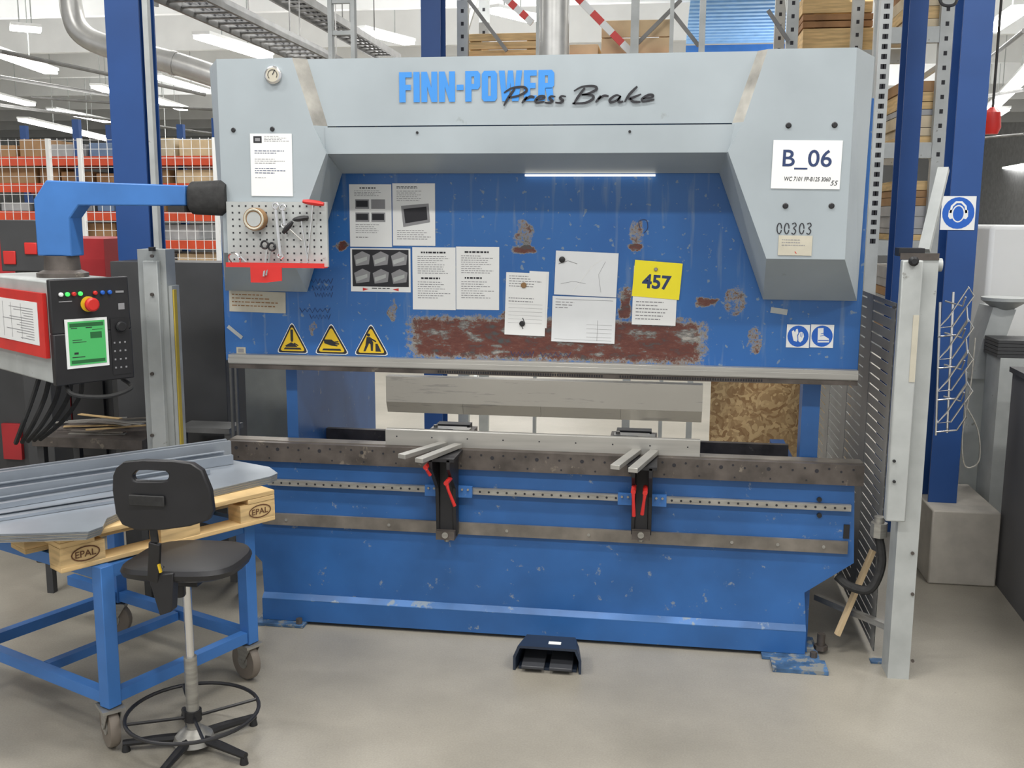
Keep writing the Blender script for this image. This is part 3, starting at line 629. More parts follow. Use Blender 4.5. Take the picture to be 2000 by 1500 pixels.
# ---------------------------------------------------------------- guard posts
def post(nm,u0,u1,v0,zb,y,d,m,lab,extra=None):
    x0,x1=X(u0,700,y),X(u1,700,y);z1=P((u0+u1)/2,v0,y).z
    e=root(nm,((x0+x1)/2,y,zb),lab,'safety light curtain post')
    w=x1-x0
    g=G(m).ext([(x0,y,zb),(x1,y,zb),(x1,y+d,zb),(x1-.006,y+d,zb),(x1-.006,y+.006,zb),(x0+.006,y+.006,zb),(x0+.006,y+d,zb),(x0,y+d,zb)],(0,0,z1-zb))
    g.mat(m).box(x0,x1,y,y+d,z1,z1+.008);g.obj('profile',e,smooth=False)
    return e,x0,x1,z1
e,x0,x1,z1=post('light_curtain_post',279,333,490,0,.0,.1,alu,'grey aluminium light curtain post with yellow edge')
G(mat('dull_yellow',(.5,.37,.05),.6)).box(x1+.024,x1+.032,.01,.04,.3,z1-.2).obj('yellow_strip',e)
G(alu).box(x1+.002,x1+.022,.01,.09,.2,z1-.18).obj('sensor_housing',e)
g=G(alu).box(x0+.045,x1-.03,-.035,-.001,.35,z1-.05);g.obj('sensor_housing',e,bevel=.004)
for v in(500,575,730,850):
    p=P(298,v,-.036);G(steeld).cyl(p,p-Vector((0,.012,0)),.009,n=10).obj('screw',e)
c=P(293,497,-.04);G(black).cyl((c.x,-.015,z1+.0),(c.x,-.015,z1+.02),.018).obj('cap',e)
e,x0,x1,z1=post('light_curtain_post',1776,1820,505,0.0,-.2,.14,alu,'tall grey light curtain post with black cap')
hx0,hx1=X(1742,800,-.24),X(1782,800,-.24);hz0=P(1750,1017,-.24).z;hz1=P(1760,508,-.24).z
g=G(alu).box(hx0,hx1,-.26,-.21,hz0,hz1);g.obj('sensor_housing',e,bevel=.006,label='long light grey sensor housing')
G(beige).box(hx0+.06,hx0+.085,-.2625,-.2605,hz0+.65,hz0+.95).obj('label_strip',e)
G(steeld).box(hx0,x1,-.205,-.201,hz1,hz1+.03).obj('bracket',e)
p=P(1783,510,-.26);G(black).lathe([(.02,0),(.022,.02),(.012,.03)],p,12,(0,-1,0)).obj('knob',e)
for v in(900,940,600):
    p=P(1746,v,-.261);G(black).cyl(p,p-Vector((0,.01,0)),.007,n=8).obj('screw',e)
for v in(1080,1160,1290,620):
    p=P(1782,v,-.2);G(steeld).cyl(p,p-Vector((0,.008,0)),.008,n=8).obj('screw',e)
p=P(1775,490,-.15);G(black).box(p.x-.05,p.x+.06,-.19,-.1,z1+.009,z1+.045).obj('cap',e)
p=P(1825,500,-.15);g=G(alu).cyl((x1,-.13,z1-.03),(x1+.03,-.13,z1-.03),.03,n=14);g.obj('pulley',e)
G(alu).beam(P(1843,330,.3),P(1805,490,.05),.05,.03).obj('arm_bracket',e,label='slanted grey bracket')
q0=P(1590,1236,.3);q1=P(1760,1252,-.12)
G(steel).beam((q0.x,q0.y,.2),(q1.x,q1.y,.2),.03,.03).obj('brace',e)
# slotted guard fence
fx=x0-.02
def fence(nm,x,y0,y1,z0,z1,lab,rows=40):
    g=G(fenceg)
    ny=max(1,round((y1-y0)/.6));st=(y1-y0)/ny
    for i in range(ny+1):
        yy=y0+i*st;g.box(x-.003,x+.003,max(y0,yy-.08),min(y1,yy+.08),z0,z1)
    h=(z1-z0)/rows
    for i in range(rows+1):
        zc=z0+i*h;g.box(x-.0012,x+.0012,y0,y1,max(z0,zc-h*.43),min(z1,zc+h*.43))
    return g.obj(nm,None,lab,'guard fence',smooth=False)
fence('slotted_guard_fence',fx,.04,2.5,.03,P(1700,575,.6).z,'grey slotted sheet metal guard fence beside press',32)
G(woodp).beam(P(1705,1075,.1),P(1635,1240,.05),.03,.02).obj('wooden_batten',None,'leaning wooden batten by the fence','batten')
p=PZ(1720,1293,.003);G(bluew).box(p.x-.05,p.x+.06,p.y-.02,p.y+.03,.001,.01).obj('metal_plate',None,'small blue metal plate on the floor','plate')
p=PZ(1562,1310,.003);G(bluew).box(p.x-.13,p.x+.13,p.y-.03,-.09,.001,.02).obj('floor_plate',None,'worn blue steel levelling plate on floor','plate')
x0,x1,z0,z1=rect(1386,752,1561,905,1.7)
G(osb_mat()).box(x0,x1,1.7,1.715,0,z1+.25).obj('osb_board',None,'rough OSB board standing behind the press','board')
x0,x1,z0,z1=rect(440,722,578,868,1.75)
G(tan).box(x0,x1,1.75,1.78,.0,z1+.4).obj('grey_panel',None,'plain grey panel behind the press','panel')
# ---------------------------------------------------------------- foot pedal
a=PZ(1003,1305,0);b=PZ(1135,1318,0)
cx=(a.x+b.x)/2;yf=min(a.y,b.y)-.0;wd=(b.x-a.x)/2
fp=root('foot_pedal',(cx,yf,0),'dark blue twin foot pedal switch with hood on floor','foot pedal')
navy=mat('navy_plastic',(.018,.028,.05),.45)
g=G(navy);hh=.125;D=.17
prof=[(-wd,0),(-wd,hh*.55),(-wd*.86,hh),(wd*.86,hh),(wd,hh*.55),(wd,0)]
inn=[(-wd+.012,0),(-wd+.012,hh*.5),(-wd*.86+.01,hh-.012),(wd*.86-.01,hh-.012),(wd-.012,hh*.5),(wd-.012,0)]
vs=[];
for yy,sc in((yf,1),(yf+D,.85)):
    vs+=[(cx+x*sc,yy,z*(1 if sc==1 else .9)+.001) for x,z in prof]+[(cx+x*sc,yy,z*(1 if sc==1 else .9)+.001) for x,z in inn]
fs=[]
for i in range(5):
    fs+=[(i,i+1,i+7,i+6),(i,i+12,i+13,i+1),(i+6,i+7,i+19,i+18),(i+12,i+18,i+19,i+13)]
fs+=[(12,13,14,15,16,17)]
g.add(vs,fs).box(cx-wd*.85,cx+wd*.85,yf+.02,yf+D,.001,.015);g.obj('housing',fp,smooth=False)
for s in(-1,1):
    G(mat('pedal_grey',(.04,.042,.048),.5)).ext([(cx+s*.067-.055,yf-.02,.018),(cx+s*.067-.055,yf+.13,.045),(cx+s*.067-.055,yf+.13,.06),(cx+s*.067-.055,yf-.02,.034)],(.11,0,0)).obj('pedal',fp,bevel=.004)
G(white).box(cx+.0,cx+.06,yf+.05,yf+.08,hh*.975,hh*.99).obj('label_sticker',fp)
# ---------------------------------------------------------------- control pendant
K=P(112,752,-.7)
cp=root('control_pendant',(K.x,K.y,K.z),'control console with green screen on blue swing arm','control panel')
MK=Matrix.Translation(K)@Matrix.Rotation(math.radians(55),4,'Z')
H=.475;Wf=.36;Ds=.85
def gk(m):
    g=G(m);g.M=MK;return g
gk(alu).box(0,Wf,.03,Ds,0,H).obj('cabinet',cp,bevel=.008,label='grey metal cabinet')
g=gk(black).box(-.008,Wf+.008,-.012,.03,-.005,.235);g.ext([(-.008,.03,.235),(-.008,-.012,.235),(-.008,-.005,.30),(-.008,.0,H+.01),(-.008,.03,H+.01)],(Wf+.016,0,0));g.obj('front_panel',cp,bevel=.006,label='black plastic operator panel')
fy=-.0125
gk(white).box(.045,.245,fy-.004,fy,.07,.30).obj('screen_bezel',cp)
g=gk(greens).box(.058,.232,fy-.006,fy-.0041,.085,.288);g.mat(greend)
for a,b,c_,d in((.065,.262,.225,.280),(.065,.092,.225,.108),(.16,.205,.215,.235)):g.box(a,c_,fy-.0064,fy-.0061,b,d)
g.mat(ink)
for a,b,c_,d in((.07,.255,.10,.259),(.14,.255,.17,.259),(.07,.12,.13,.124),(.08,.135,.10,.145),(.17,.245,.22,.247),(.075,.19,.14,.193),(.075,.20,.12,.203)):g.box(a,c_,fy-.0068,fy-.0065,b,d)
g.obj('screen',cp,label='lit green screen')
g=gk(black).box(.262,.352,fy-.002,fy,.02,.29);g.mat(inkg)
for i in range(4):
    for j in range(3):g.box(.272+j*.026,.280+j*.026,fy-.004,fy-.0021,.05+i*.04,.058+i*.04)
g.obj('keypad',cp)
gk(black).lathe([(.026,0),(.026,.012),(.02,.02)],(.31,fy-.002,.25),18,(0,-1,0)).obj('dial_knob',cp)
for i,(x,mm) in enumerate(((.04,whiteb),(.07,green),(.10,red),(.13,green),(.20,red),(.235,sblue),(.27,sblue))):
    gk(mm).lathe([(.010,0),(.010,.010),(.006,.013)],(x,-.004,.415),12,(0,-1,0)).obj('push_button',cp)
g=gk(yels).lathe([(.036,0),(.036,.006)],(.165,-.004,.365),20,(0,-1,0));g.mat(red).lathe([(.018,.006),(.018,.03),(.032,.034),(.032,.05),(.024,.056)],(.165,-.004,.365),20,(0,-1,0));g.obj('emergency_stop',cp,label='red mushroom emergency stop on yellow ring')
g=gk(inkg).box(.30,.34,-.006,-.003,.41,.42).box(.31,.34,-.006,-.003,.33,.36).box(.03,.09,-.006,-.003,.38,.384);g.obj('switch_plate',cp)
g=gk(red).box(-.022,-.003,.05,.78,.12,.42);g.mat(white).box(-.0245,-.0225,.11,.72,.175,.375).mat(inkg)
for i in range(13):g.box(-.0252,-.0247,.16,.25+.35*rnd.random(),.195+i*.012,.198+i*.012)
for q in (.3,.42,.52):g.box(-.0252,-.0247,q,q+.003,.19,.36)
g.obj('document_holder',cp,label='red document holder with printed sheet')
g=gk(blackr).tube(sm([(.06,.05,-.01),(.06,-.03,-.05),(.2,-.07,-.07),(.34,-.03,-.05),(.35,.08,-.02)],5),.010,8);g.obj('handle',cp,label='black tube handle')
g=gk(blackr)
for k in range(5):g.tube(sm([(.04+.05*k,.3,0),(.02+.06*k,.36,-.12),(-.02+.05*k,.40,-.25),(.0+.03*k,.55,-.36)],5),.012,6)
g.obj('cable_bundle',cp,label='hanging black cables')
# arm
ya=-.40
ax0,ax1=X(68,430,ya),X(136,430,ya);az0=P(100,500,ya).z;az1=P(110,352,ya).z;at=P(360,362,ya).z;ab=P(360,402,ya).z;x2=X(362,380,ya)
g=G(bluef).ext([(ax0,ya,az0),(ax0,ya,az1-.09),(ax0+.07,ya,az1),(x2,ya,at),(x2,ya,ab),(ax1+.05,ya,ab-.0),(ax1,ya,ab-.06),(ax1,ya,az0)],(0,.11,0))
g.obj('swing_arm',cp,bevel=.006,label='blue square tube swing arm')
pz=K.z+H
g=G(steeld).lathe([(.12,0),(.12,.02),(.085,.035),(.08,max(.04,az0-pz))],((ax0+ax1)/2,ya+.06,pz),20);g.obj('swivel_base',cp)
q=P(398,390,ya);zm=(at+ab)/2-.01
g=G(blackr).box(x2-.08,x2+.0,ya-.02,ya+.13,ab-.03,ab+.0)
prof=[(-.10,.068),(-.085,.082),(.06,.088),(.085,.07)]
vs=[]
for xx,rr in prof:
    for i in range(20):
        t=2*math.pi*i/20;cc,ss=math.cos(t),math.sin(t);vs.append((q.x+.02+xx,ya+.06+rr*math.copysign(abs(cc)**.6,cc),zm+rr*.95*math.copysign(abs(ss)**.6,ss)))
g.add(vs,[(a*20+i,a*20+(i+1)%20,(a+1)*20+(i+1)%20,(a+1)*20+i) for a in range(3) for i in range(20)]+[tuple(range(20)),tuple(range(60,80))])
g.obj('rubber_bellows',cp,label='black rubber joint cover')
# ---------------------------------------------------------------- cart
N=PZ(222,1462,0);Q=PZ(490,1328,0)
e1=Vector((Q.x-N.x,Q.y-N.y,0)).normalized();e2=Vector((-e1.y,e1.x,0));WL=(Q-N).length
ang=math.atan2(e1.y,e1.x);MC=Matrix.Translation((N.x,N.y,0))@Matrix.Rotation(ang,4,'Z')
LL=.95
ct=root('cart',(N.x,N.y,0),'blue steel frame cart on castors carrying a pallet','cart')
def gc(m,M=None):
    g=G(m);g.M=M or MC;return g
zt0=.785
for a in(0,WL):
    for b in(0,LL):
        gc(bluef).box(a-.03,a+.03,b-.03,b+.03,.19,zt0).obj('leg',ct,bevel=.003)
        M2=MC@Matrix.Translation((a,b,0))@Matrix.Rotation(1.2+a*.3+b*.7,4,'Z')
        gc(mat('caster_tyre',(.20,.17,.14),.6),M2).lathe([(.085,-.02),(.09,-.012),(.09,.012),(.085,.02)],(.03,0,.092),24,(0,1,0)).obj('caster_wheel',ct)
        gc(steel,M2).cyl((.03,-.024,.092),(.03,.024,.092),.035,n=16).obj('wheel_hub',ct)
        g=gc(steel,M2);
        for s in(-.03,.026):g.ext([(.015,s,.085),(.045,s,.085),(.06,s,.17),(-.04,s,.17)],(0,.004,0))
        g.box(-.045,.065,-.045,.045,.172,.186).cyl((.03,-.032,.092),(.03,.032,.092),.012);g.obj('caster_fork',ct)
for z,nm in((.225,'lower_rail'),(zt0-.03,'upper_rail')):
    for b in(0,LL):gc(bluef).box(.031,WL-.031,b-.022,b+.022,z-.025,z+.025).obj(nm,ct)
    for a in(0,WL):gc(bluef).box(a-.022,a+.022,.031,LL-.031,z-.025,z+.025).obj(nm,ct)
gc(bluef).box(.031,WL-.031,LL*.5-.02,LL*.5+.02,.205,.245).obj('lower_rail',ct)
for z in(.225,zt0-.03):
    for a in(0,WL):gc(bluef).box(a-.022,a+.022,LL+.03,LL+.4,z-.025,z+.025).obj('rail_extension',ct)
# pallet
A=PZ(120,1122,zt0);B=PZ(538,1016,zt0)
d=(B-A);d.z=0;pa=math.atan2(d.y,d.x);MP=Matrix.Translation((A.x,A.y,zt0+.002))@Matrix.Rotation(pa,4,'Z');PL=d.length;PW=.8
pal=root('pallet',(A.x,A.y,zt0),'light wooden transport pallet lying on blue cart','pallet')
def pallet(MP,pal,PL,PW,mark):
    gc(wood,MP).box(0,PL,0,.1,0,.02).box(0,PL,PW/2-.07,PW/2+.07,0,.02).box(0,PL,PW-.1,PW,0,.02).obj('bottom_deck',pal,bevel=.003)
    for a in(0,PL/2-.07,PL-.18):
        for b in(0,PW/2-.07,PW-.1):gc(wood,MP).box(a,a+.18,b+.002,b+(.14 if b and b<PW/2 else .1),.0202,.098).obj('block',pal)
    g=gc(wood,MP)
    for a in(0,PL/2-.07,PL-.14):g.box(a,a+.14,0,PW,.0985,.12)
    for i in range(5):
        b=i*(PW-.13)/4;g.box(0,PL,b,b+.13,.1205,.142)
    g.obj('top_deck',pal,bevel=.003)
    if mark:
        for a in(.10,PL-.08):
            g=gc(mat('brand_burn',(.12,.05,.02),.8),MP)
            g.text('EPAL',(a-.042,-.0006,.046),(.084,0,0),(0,0,.026),.01);g.ribbon([(a+.056*math.cos(t*.3142),-.0006,.059+.028*math.sin(t*.3142)) for t in range(20)],.005,closed=True)
            g.obj('burnt_mark',pal,smooth=False)
pallet(MP,pal,PL,PW,True)
# sheets
zs=zt0+.146
ol=[(-190,965),(80,938),(445,900),(525,914),(541,926),(528,932),(430,954),(330,976),(235,1000),(204,1014),(196,1030),(168,1040),(80,1043),(-190,1050)]
for k in range(7):
    pts=[PZ(u+k*.9*(1 if u<500 else .2)+rnd.uniform(-.6,.6),v-k*.3,zs+.03) for u,v in ol]
    g=G(sheet if k==6 else (sheetd if k%2 else steelp)).ext([(p.x,p.y,zs+k*.0046) for p in pts],(0,0,.0034))
    g.obj('metal_sheet',None,'thin grey sheet metal blank in stack','metal sheet',group='stack of sheet metal blanks',smooth=False)
zs2=zs+.0325
for a,b,h,w in(((-160,1034),(250,970),.012,.09),((-160,1008),(400,917),.022,.12),((-160,982),(446,893),.045,.12),((-160,958),(446,873),.075,.07)):
    p=PZ(*a,zs2+h*.5);q=PZ(*b,zs2+h*.5);p.z=q.z=zs2;dd=(q-p);s=Vector((-dd.y,dd.x,0)).normalized()
    g=G(sheet);t=.003;up=Vector((0,0,h))
    g.ext([p-s*w/2,p+s*w/2,p+s*w/2+up,p+s*(w/2-.02)+up,p+s*(w/2-.02)+up*.9,p+s*(w/2-t)+up*.9,p+s*(w/2-t)+Vector((0,0,t)),p-s*(w/2-t)+Vector((0,0,t)),p-s*(w/2-t)+up*.9,p-s*(w/2-.02)+up*.9,p-s*(w/2-.02)+up,p-s*w/2+up],dd)
    g.obj('metal_profile',None,'long folded sheet metal channel on stack','metal profile',group='folded metal profiles',smooth=False)
# ---------------------------------------------------------------- stool
S=PZ(380,1459,0)
st=root('work_stool',(S.x,S.y,0),'black industrial swivel stool with foot ring and backrest','stool')
sx,sy=S.x,S.y
g=G(black)
for i in range(5):
    a=math.radians(-92+72*i);dx,dy=math.cos(a),math.sin(a)
    g.tube([(sx+dx*.03,sy+dy*.03,.05),(sx+dx*.15,sy+dy*.15,.045),(sx+dx*.28,sy+dy*.28,.036)],[.020,.018,.014],8)
    g.cyl((sx+dx*.27,sy+dy*.27,.001),(sx+dx*.27,sy+dy*.27,.036),.018,.012,12)
g.mat(steel).lathe([(.085,.03),(.075,.06),(.035,.09)],(sx,sy,0),20);g.obj('star_base',st,label='five-legged black base')
zr=P(378,1390,sy).z
g=G(black).ring((sx,sy,zr),.262,.008,40,8)
for i in range(4):
    a=.6+i*math.pi/2;g.tube([(sx+.02*math.cos(a),sy+.02*math.sin(a),zr-.02),(sx+.257*math.cos(a),sy+.257*math.sin(a),zr)],.007,6)
g.cyl((sx,sy,zr-.035),(sx,sy,zr+.01),.035,n=16);g.obj('foot_ring',st,label='black tubular foot ring')
zse=P(370,1098,sy).z
G(steel).cyl((sx,sy,.09),(sx,sy,zr+.24),.026,n=18).obj('lower_column',st)
G(chrome).cyl((sx,sy,zr+.24),(sx,sy,zse-.06),.017,n=16).obj('gas_lift',st)
g=G(black);sxc=X(366,1090,sy)
vs=[];n=32
for z,s in((zse-.035,.80),(zse-.02,.97),(zse+.0,1),(zse+.018,.96),(zse+.024,.85)):
    for i in range(n):
        t=2*math.pi*i/n;ct_,sn=math.cos(t),math.sin(t);q=.6
        x=.235*s*math.copysign(abs(ct_)**q,ct_);y=.20*s*math.copysign(abs(sn)**q,sn)
        vs.append((sxc+x+.0*y,sy+y,z+.012*(y/.2)**2+ x*.03))
fs=[tuple(range(n-1,-1,-1)),tuple(range(4*n,5*n))]
for k in range(4):
    for i in range(n):fs.append((k*n+i,k*n+(i+1)%n,(k+1)*n+(i+1)%n,(k+1)*n+i))
g.add(vs,fs);g.obj('seat',st,label='black moulded seat')
yk=sy-.235
g=G(black)
a=P(300,1130,yk+.04);b=P(303,1060,yk);c=P(293,985,yk)
g.box(sxc-.10,sxc+.06,sy-.05,sy+.06,zse-.085,zse-.037);g.tube([(sxc-.05,sy-.02,zse-.06),(a.x+.01,a.y+.02,a.z+.03)],.022,8)
g.beam(a+Vector((0,.0,-.01)),b,.045,.02,(0,-1,0)).beam(b,c,.03,.012,(0,-1,0));g.cyl(P(350,1135,sy-.03),P(352,1165,sy-.03),.02)
g.ext([P(288,1125,yk+.03),P(338,1120,yk+.03),P(335,1195,yk+.03),P(312,1203,yk+.03)],(0,.05,0));g.obj('backrest_bracket',st,bevel=.004)
G(yels).beam(P(310,1102,yk+.0),P(314,1118,yk+.0),.01,.008).obj('adjuster_tag',st)
out=[(225,915),(240,903),(280,898),(340,900),(375,906),(393,920),(408,960),(413,1000),(405,1018),(370,1028),(320,1034),(270,1036),(238,1026),(224,1005),(217,960),(218,930)]
inn=[(262,925),(270,918),(290,917),(310,918),(325,919),(331,924),(331,931),(328,937),(318,939),(305,939),(295,939),(280,939),(270,939),(262,937),(260,932),(260,928)]
vs=[];m_=len(out)
cxo=P(315,965,yk).x
def bend(p): return Vector((p.x,p.y+ .25*(p.x-cxo)**2*2.2,p.z))
for off in(-.012,.02):
    for L_ in(out,inn):
        for u,v in L_:
            q=bend(P(u,v,yk-.02));vs.append(q+Vector((0,off,0)))
fs=[]
for i in range(m_):
    j=(i+1)%m_;fs+=[(i,j,m_+j,m_+i),(2*m_+i,3*m_+i,3*m_+j,2*m_+j),(i,2*m_+i,2*m_+j,j),(m_+i,m_+j,3*m_+j,3*m_+i)]
g=G(black).add(vs,fs);g.obj('backrest',st,label='black plastic backrest with hand slot',bevel=.006)
G(blackr).box(X(262,970,yk),X(330,970,yk),yk-.042,yk-.034,P(290,983,yk).z,P(290,962,yk).z).obj('backrest_plate',st,bevel=.006)
# ---------------------------------------------------------------- columns
def hbeam(x0,x1,y,d,z0,z1,m,nm,lab):
    g=G(m);t=.014;g.box(x0,x1,y,y+t,z0,z1).box(x0,x1,y+d-t,y+d,z0,z1).box((x0+x1)/2-.006,(x0+x1)/2+.006,y+t,y+d-t,z0,z1);return g.obj(nm,None,lab,'column',smooth=False)
x0,x1=X(217,250,1.05),X(282,250,1.05)
hbeam(x0,x1,1.05,.2,0,6.6,bluec,'steel_column','dark blue steel building column by cabinet')
x0,x1=X(289,250,1.06),X(299,250,1.06);G(alu).box(x0,x1,1.06,1.1,0,5).obj('conduit_pole',None,'thin grey vertical pole beside blue column','pole')
yc=1.35
x0,x1=X(1833,700,yc),X(1890,700,yc);
hbeam(x0,x1,yc,.2,.456,6.6,bluec,'steel_column','blue steel building column on concrete footing')
g=G(conc).box(X(1816,1080,yc-.18),X(1950,1080,yc-.18),yc-.18,yc+.5,0,.455);g.obj('concrete_footing',None,'pale concrete footing under blue column','footing',bevel=.01)
x0,x1=X(1762,250,2.2),X(1798,250,2.2);hbeam(x0,x1,2.2,.2,0,6.6,bluec,'steel_column','blue steel column behind the press')
x0,x1=X(822,50,3.2),X(860,50,3.2);hbeam(x0,x1,3.2,.2,0,6.6,bluec,'steel_column','blue steel column behind the press hood')
c=Card(1838,383,1905,449,yc-.003,0);c.poly([(.5+.47*math.cos(t*.2618),.5+.47*math.sin(t*.2618)) for t in range(24)],sblue)
c.poly([(.5+.19*math.cos(t*.2618),.52+.26*math.sin(t*.2618)) for t in range(24)],white,2)
c.poly([(.5+.155*math.cos(t*.2618),.52+.22*math.sin(t*.2618)) for t in range(24)],sblue,3)
c.line([(.27,.5),(.3,.3),(.42,.18),(.58,.18),(.7,.3),(.73,.5)],.012,white,4).poly([(.22,.42),(.33,.4),(.35,.66),(.26,.68),(.21,.6)],white,4).poly([(.78,.42),(.67,.4),(.65,.66),(.74,.68),(.79,.6)],white,4)
c.obj('mandatory_sign','blue round sign requiring ear protection','safety sign')
# chrome wire rack : stacked angled arms on two uprights
wy=.3
g=G(chrome)
def wl(pts,r=.0045,cl=False): g.tube([P(u,v,wy+dy) for u,v,dy in pts],r,6,cl)
wl([(1836,590,0),(1828,850,0)],.006);wl([(1862,570,0),(1850,845,0)],.006)
for k in range(4):
    b=640+k*62
    wl([(1834-k,b,0),(1860-k,b-2,-.02),(1902-k,b-62,-.10),(1892-k,b-80,-.10),(1852-k,b-20,-.02)],.0045,True)
    wl([(1832-k,b+18,0),(1872-k,b+14,-.06),(1890-k,b-12,-.10),(1888-k,b-40,-.10)])
    wl([(1846-k,b-52,0),(1880-k,b-42,-.05),(1886-k,b-60,-.08)])
g.obj('wire_rack',None,'empty chrome wire brochure rack on post','wire rack')
g=G(steel).tube(sm([P(1905,660,wy),P(1895,760,wy),P(1880,850,wy),P(1885,910,wy),P(1912,900,wy),P(1910,840,wy),P(1885,790,wy)],6),.004,6);g.obj('hanging_cable',None,'thin grey cable loop hanging beside rack','cable')
# right partition
a=PZ(1943,1140,0);b=PZ(1998,1212,0);dv=(b-a);b2=a+dv*3;h_=P(1945,715,a.y).z
g=G(counterg).ext([(a.x,a.y,.0),(b2.x,b2.y,0),(b2.x+.6,b2.y,0),(a.x+1.5,a.y,0)],(0,0,h_-.03));g.mat(darkgrey).ext([(a.x-.02,a.y,h_-.03),(b2.x-.02,b2.y,h_-.03),(b2.x+.6,b2.y,h_-.03),(a.x+1.5,a.y,h_-.03)],(0,0,.03))
g.obj('work_counter',None,'dark grey counter block with black top','counter',smooth=False)
g=G(whiteb);x0,x1,z0,z1=rect(1925,440,2060,708,2.5);g.box(x0,x1,2.5,3.1,0,z1);g.obj('white_cabinet',None,'tall white cabinet behind counter','cabinet',bevel=.03)
g=G(alu)
g.ext([P(1895,740,1.9),P(1935,740,1.9),P(1985,605,1.9),P(1940,600,1.9)],(0,.3,0));g.lathe([(.05,0),(.14,.06),(.14,.08)],P(1960,605,1.95),16)
q=P(1915,740,1.9);g.box(q.x-.07,q.x+.07,1.95,2.15,0,q.z+.03);g.obj('metal_funnel',None,'grey sheet metal hopper on stand','hopper')
q=P(1995,700,1.6);G(alu).box(q.x-.12,q.x+.2,1.6,1.88,0,q.z).obj('tray_stand',None,'grey stand holding black trays','stand')
for k in range(5):
    G(darkgrey).box(q.x-.14,q.x+.2,1.6,1.88,q.z+.001+k*.022,q.z+.02+k*.022).obj('black_tray',None,'flat black tray stacked on stand','tray',group='stacked black trays')
# ---------------------------------------------------------------- left mid area
x0,x1,z0,z1=rect(225,512,440,862,.75)
G(darkgrey).box(x0,x1,.75,1.03,0.05,z1).box(x0+.05,x1-.05,.78,1.0,0,.05).box(X(330,700,.75),X(334,700,.75),.744,.75,.1,z1-.03).obj('black_cabinet',None,'large black metal cabinet behind console','cabinet',bevel=.006)
x0,x1,z0,z1=rect(-60,465,212,800,1.3)
g=G(darkgrey).box(x0,x1,1.3,2.0,.0,z1-.32);g.mat(redb).box(x0,x1,1.3,2.0,z1-.319,z1);g.mat(redb).box(x1-.5,x1-.3,1.27,1.299,z0-.1,z0+.25).box(x0+.2,x0+.34,1.27,1.299,z0-.35,z0-.1);g.mat(black).box(x1-.28,x1-.05,1.27,1.299,z0-.3,z0+.5);g.mat(white).box(x0+.5,x0+.58,1.295,1.2999,z0,z0+.1)
g.obj('red_machine',None,'dark machine housing with red top band','machine',bevel=.01)
x0,x1,z0,z1=rect(0,430,85,530,.6)
g=G(darkgrey).box(x0,x1,.6,.9,z0,z1);g.box(x0+.05,x1-.05,.65,.85,0,z0);g.mat(red).box(x0+.02,x0+.1,.59,.6,z0+.04,z0+.12).box(x0+.16,x0+.24,.59,.6,z0+.1,z0+.17);g.obj('electrical_box',None,'dark electrical box with red components','electrical box',bevel=.005)
bt=root('work_bench',P(180,900,.15)*1,'steel work bench with scrap metal offcuts','bench')
x0,x1,z0,z1=rect(62,856,278,876,.15)
G(steeld).box(x0,x1,.15,.6,z0,z1).obj('bench_top',bt,bevel=.003)
for xx in(x0+.03,x1-.03):
    for yy in(.2,.55):G(darkgrey).box(xx-.02,xx+.02,yy-.02,yy+.02,0,z0).obj('leg',bt)
for i in range(12):
    xx=rnd.uniform(x0+.18,x1-.18);yy=rnd.uniform(.25,.5);a=rnd.uniform(-.6,.6)
    g=G([steelp,wood,strip,steell][i%4]);g.M=Matrix.Translation((xx,yy,z1+.001+i*.006))@Matrix.Rotation(a,4,'Z');g.box(-.16,.16,-.015,.015,0,.005);g.obj('metal_offcut',None,'flat metal offcut strip lying on bench','offcut',group='offcuts on the bench')
bt2=root('side_table',P(400,900,.45),'low grey steel frame table beside cabinet','table')
x0,x1,z0,z1=rect(345,836,448,858,.5)
G(trayg).box(x0,x1,.5,.7,z1-.03,z1).obj('table_top',bt2)
for xx in(x0+.02,x1-.02):G(trayg).box(xx-.02,xx+.02,.52,.56,0,z1-.03).obj('leg',bt2)
for xx in (X(450,700,.35),X(460,700,.35)):
    G(trayg).cyl((xx,.35,0),(xx,.35,1.6),.010,n=10).obj('vertical_pipe',None,'thin grey vertical pipe beside the press','pipe',group='thin pipes beside the press')
# ---------------------------------------------------------------- pallet racks behind
def rack(us,y,dep,lev,z1,lab,bm=alu):
    xs=[X(u,50,y) for u in us]
    r=root('pallet_rack',(xs[0],y,0),lab,'storage rack')
    for x in xs:
        for yy in(y,y+dep):
            g=G(alu).box(x-.045,x+.045,yy,yy+.06,0,z1);g.mat(ink);z=2.6
            while z<z1-.05:g.box(x-.012,x+.012,yy-.0015,yy-.0005,z,z+.03);z+=.1
            g.obj('upright',r)
        g=G(alu);z=.3
        while z<z1-.8:g.beam((x,y+.06,z),(x,y+dep,z+.7),.03,.03).beam((x,y+.06,z+.75),(x,y+dep,z+.72),.03,.03);z+=1.1
        g.obj('bracing',r)
    for z in lev:
        for yy in(y+.005,y+dep+.005):G(bm).box(xs[0]+.046,xs[-1]-.046,yy,yy+.045,z-.11,z).obj('beam',r)
    return r,xs
LV=3.45
rk,xs=rack((903,1548),3.6,1.0,(LV,),6.2,'tall grey perforated pallet rack behind press',orange)
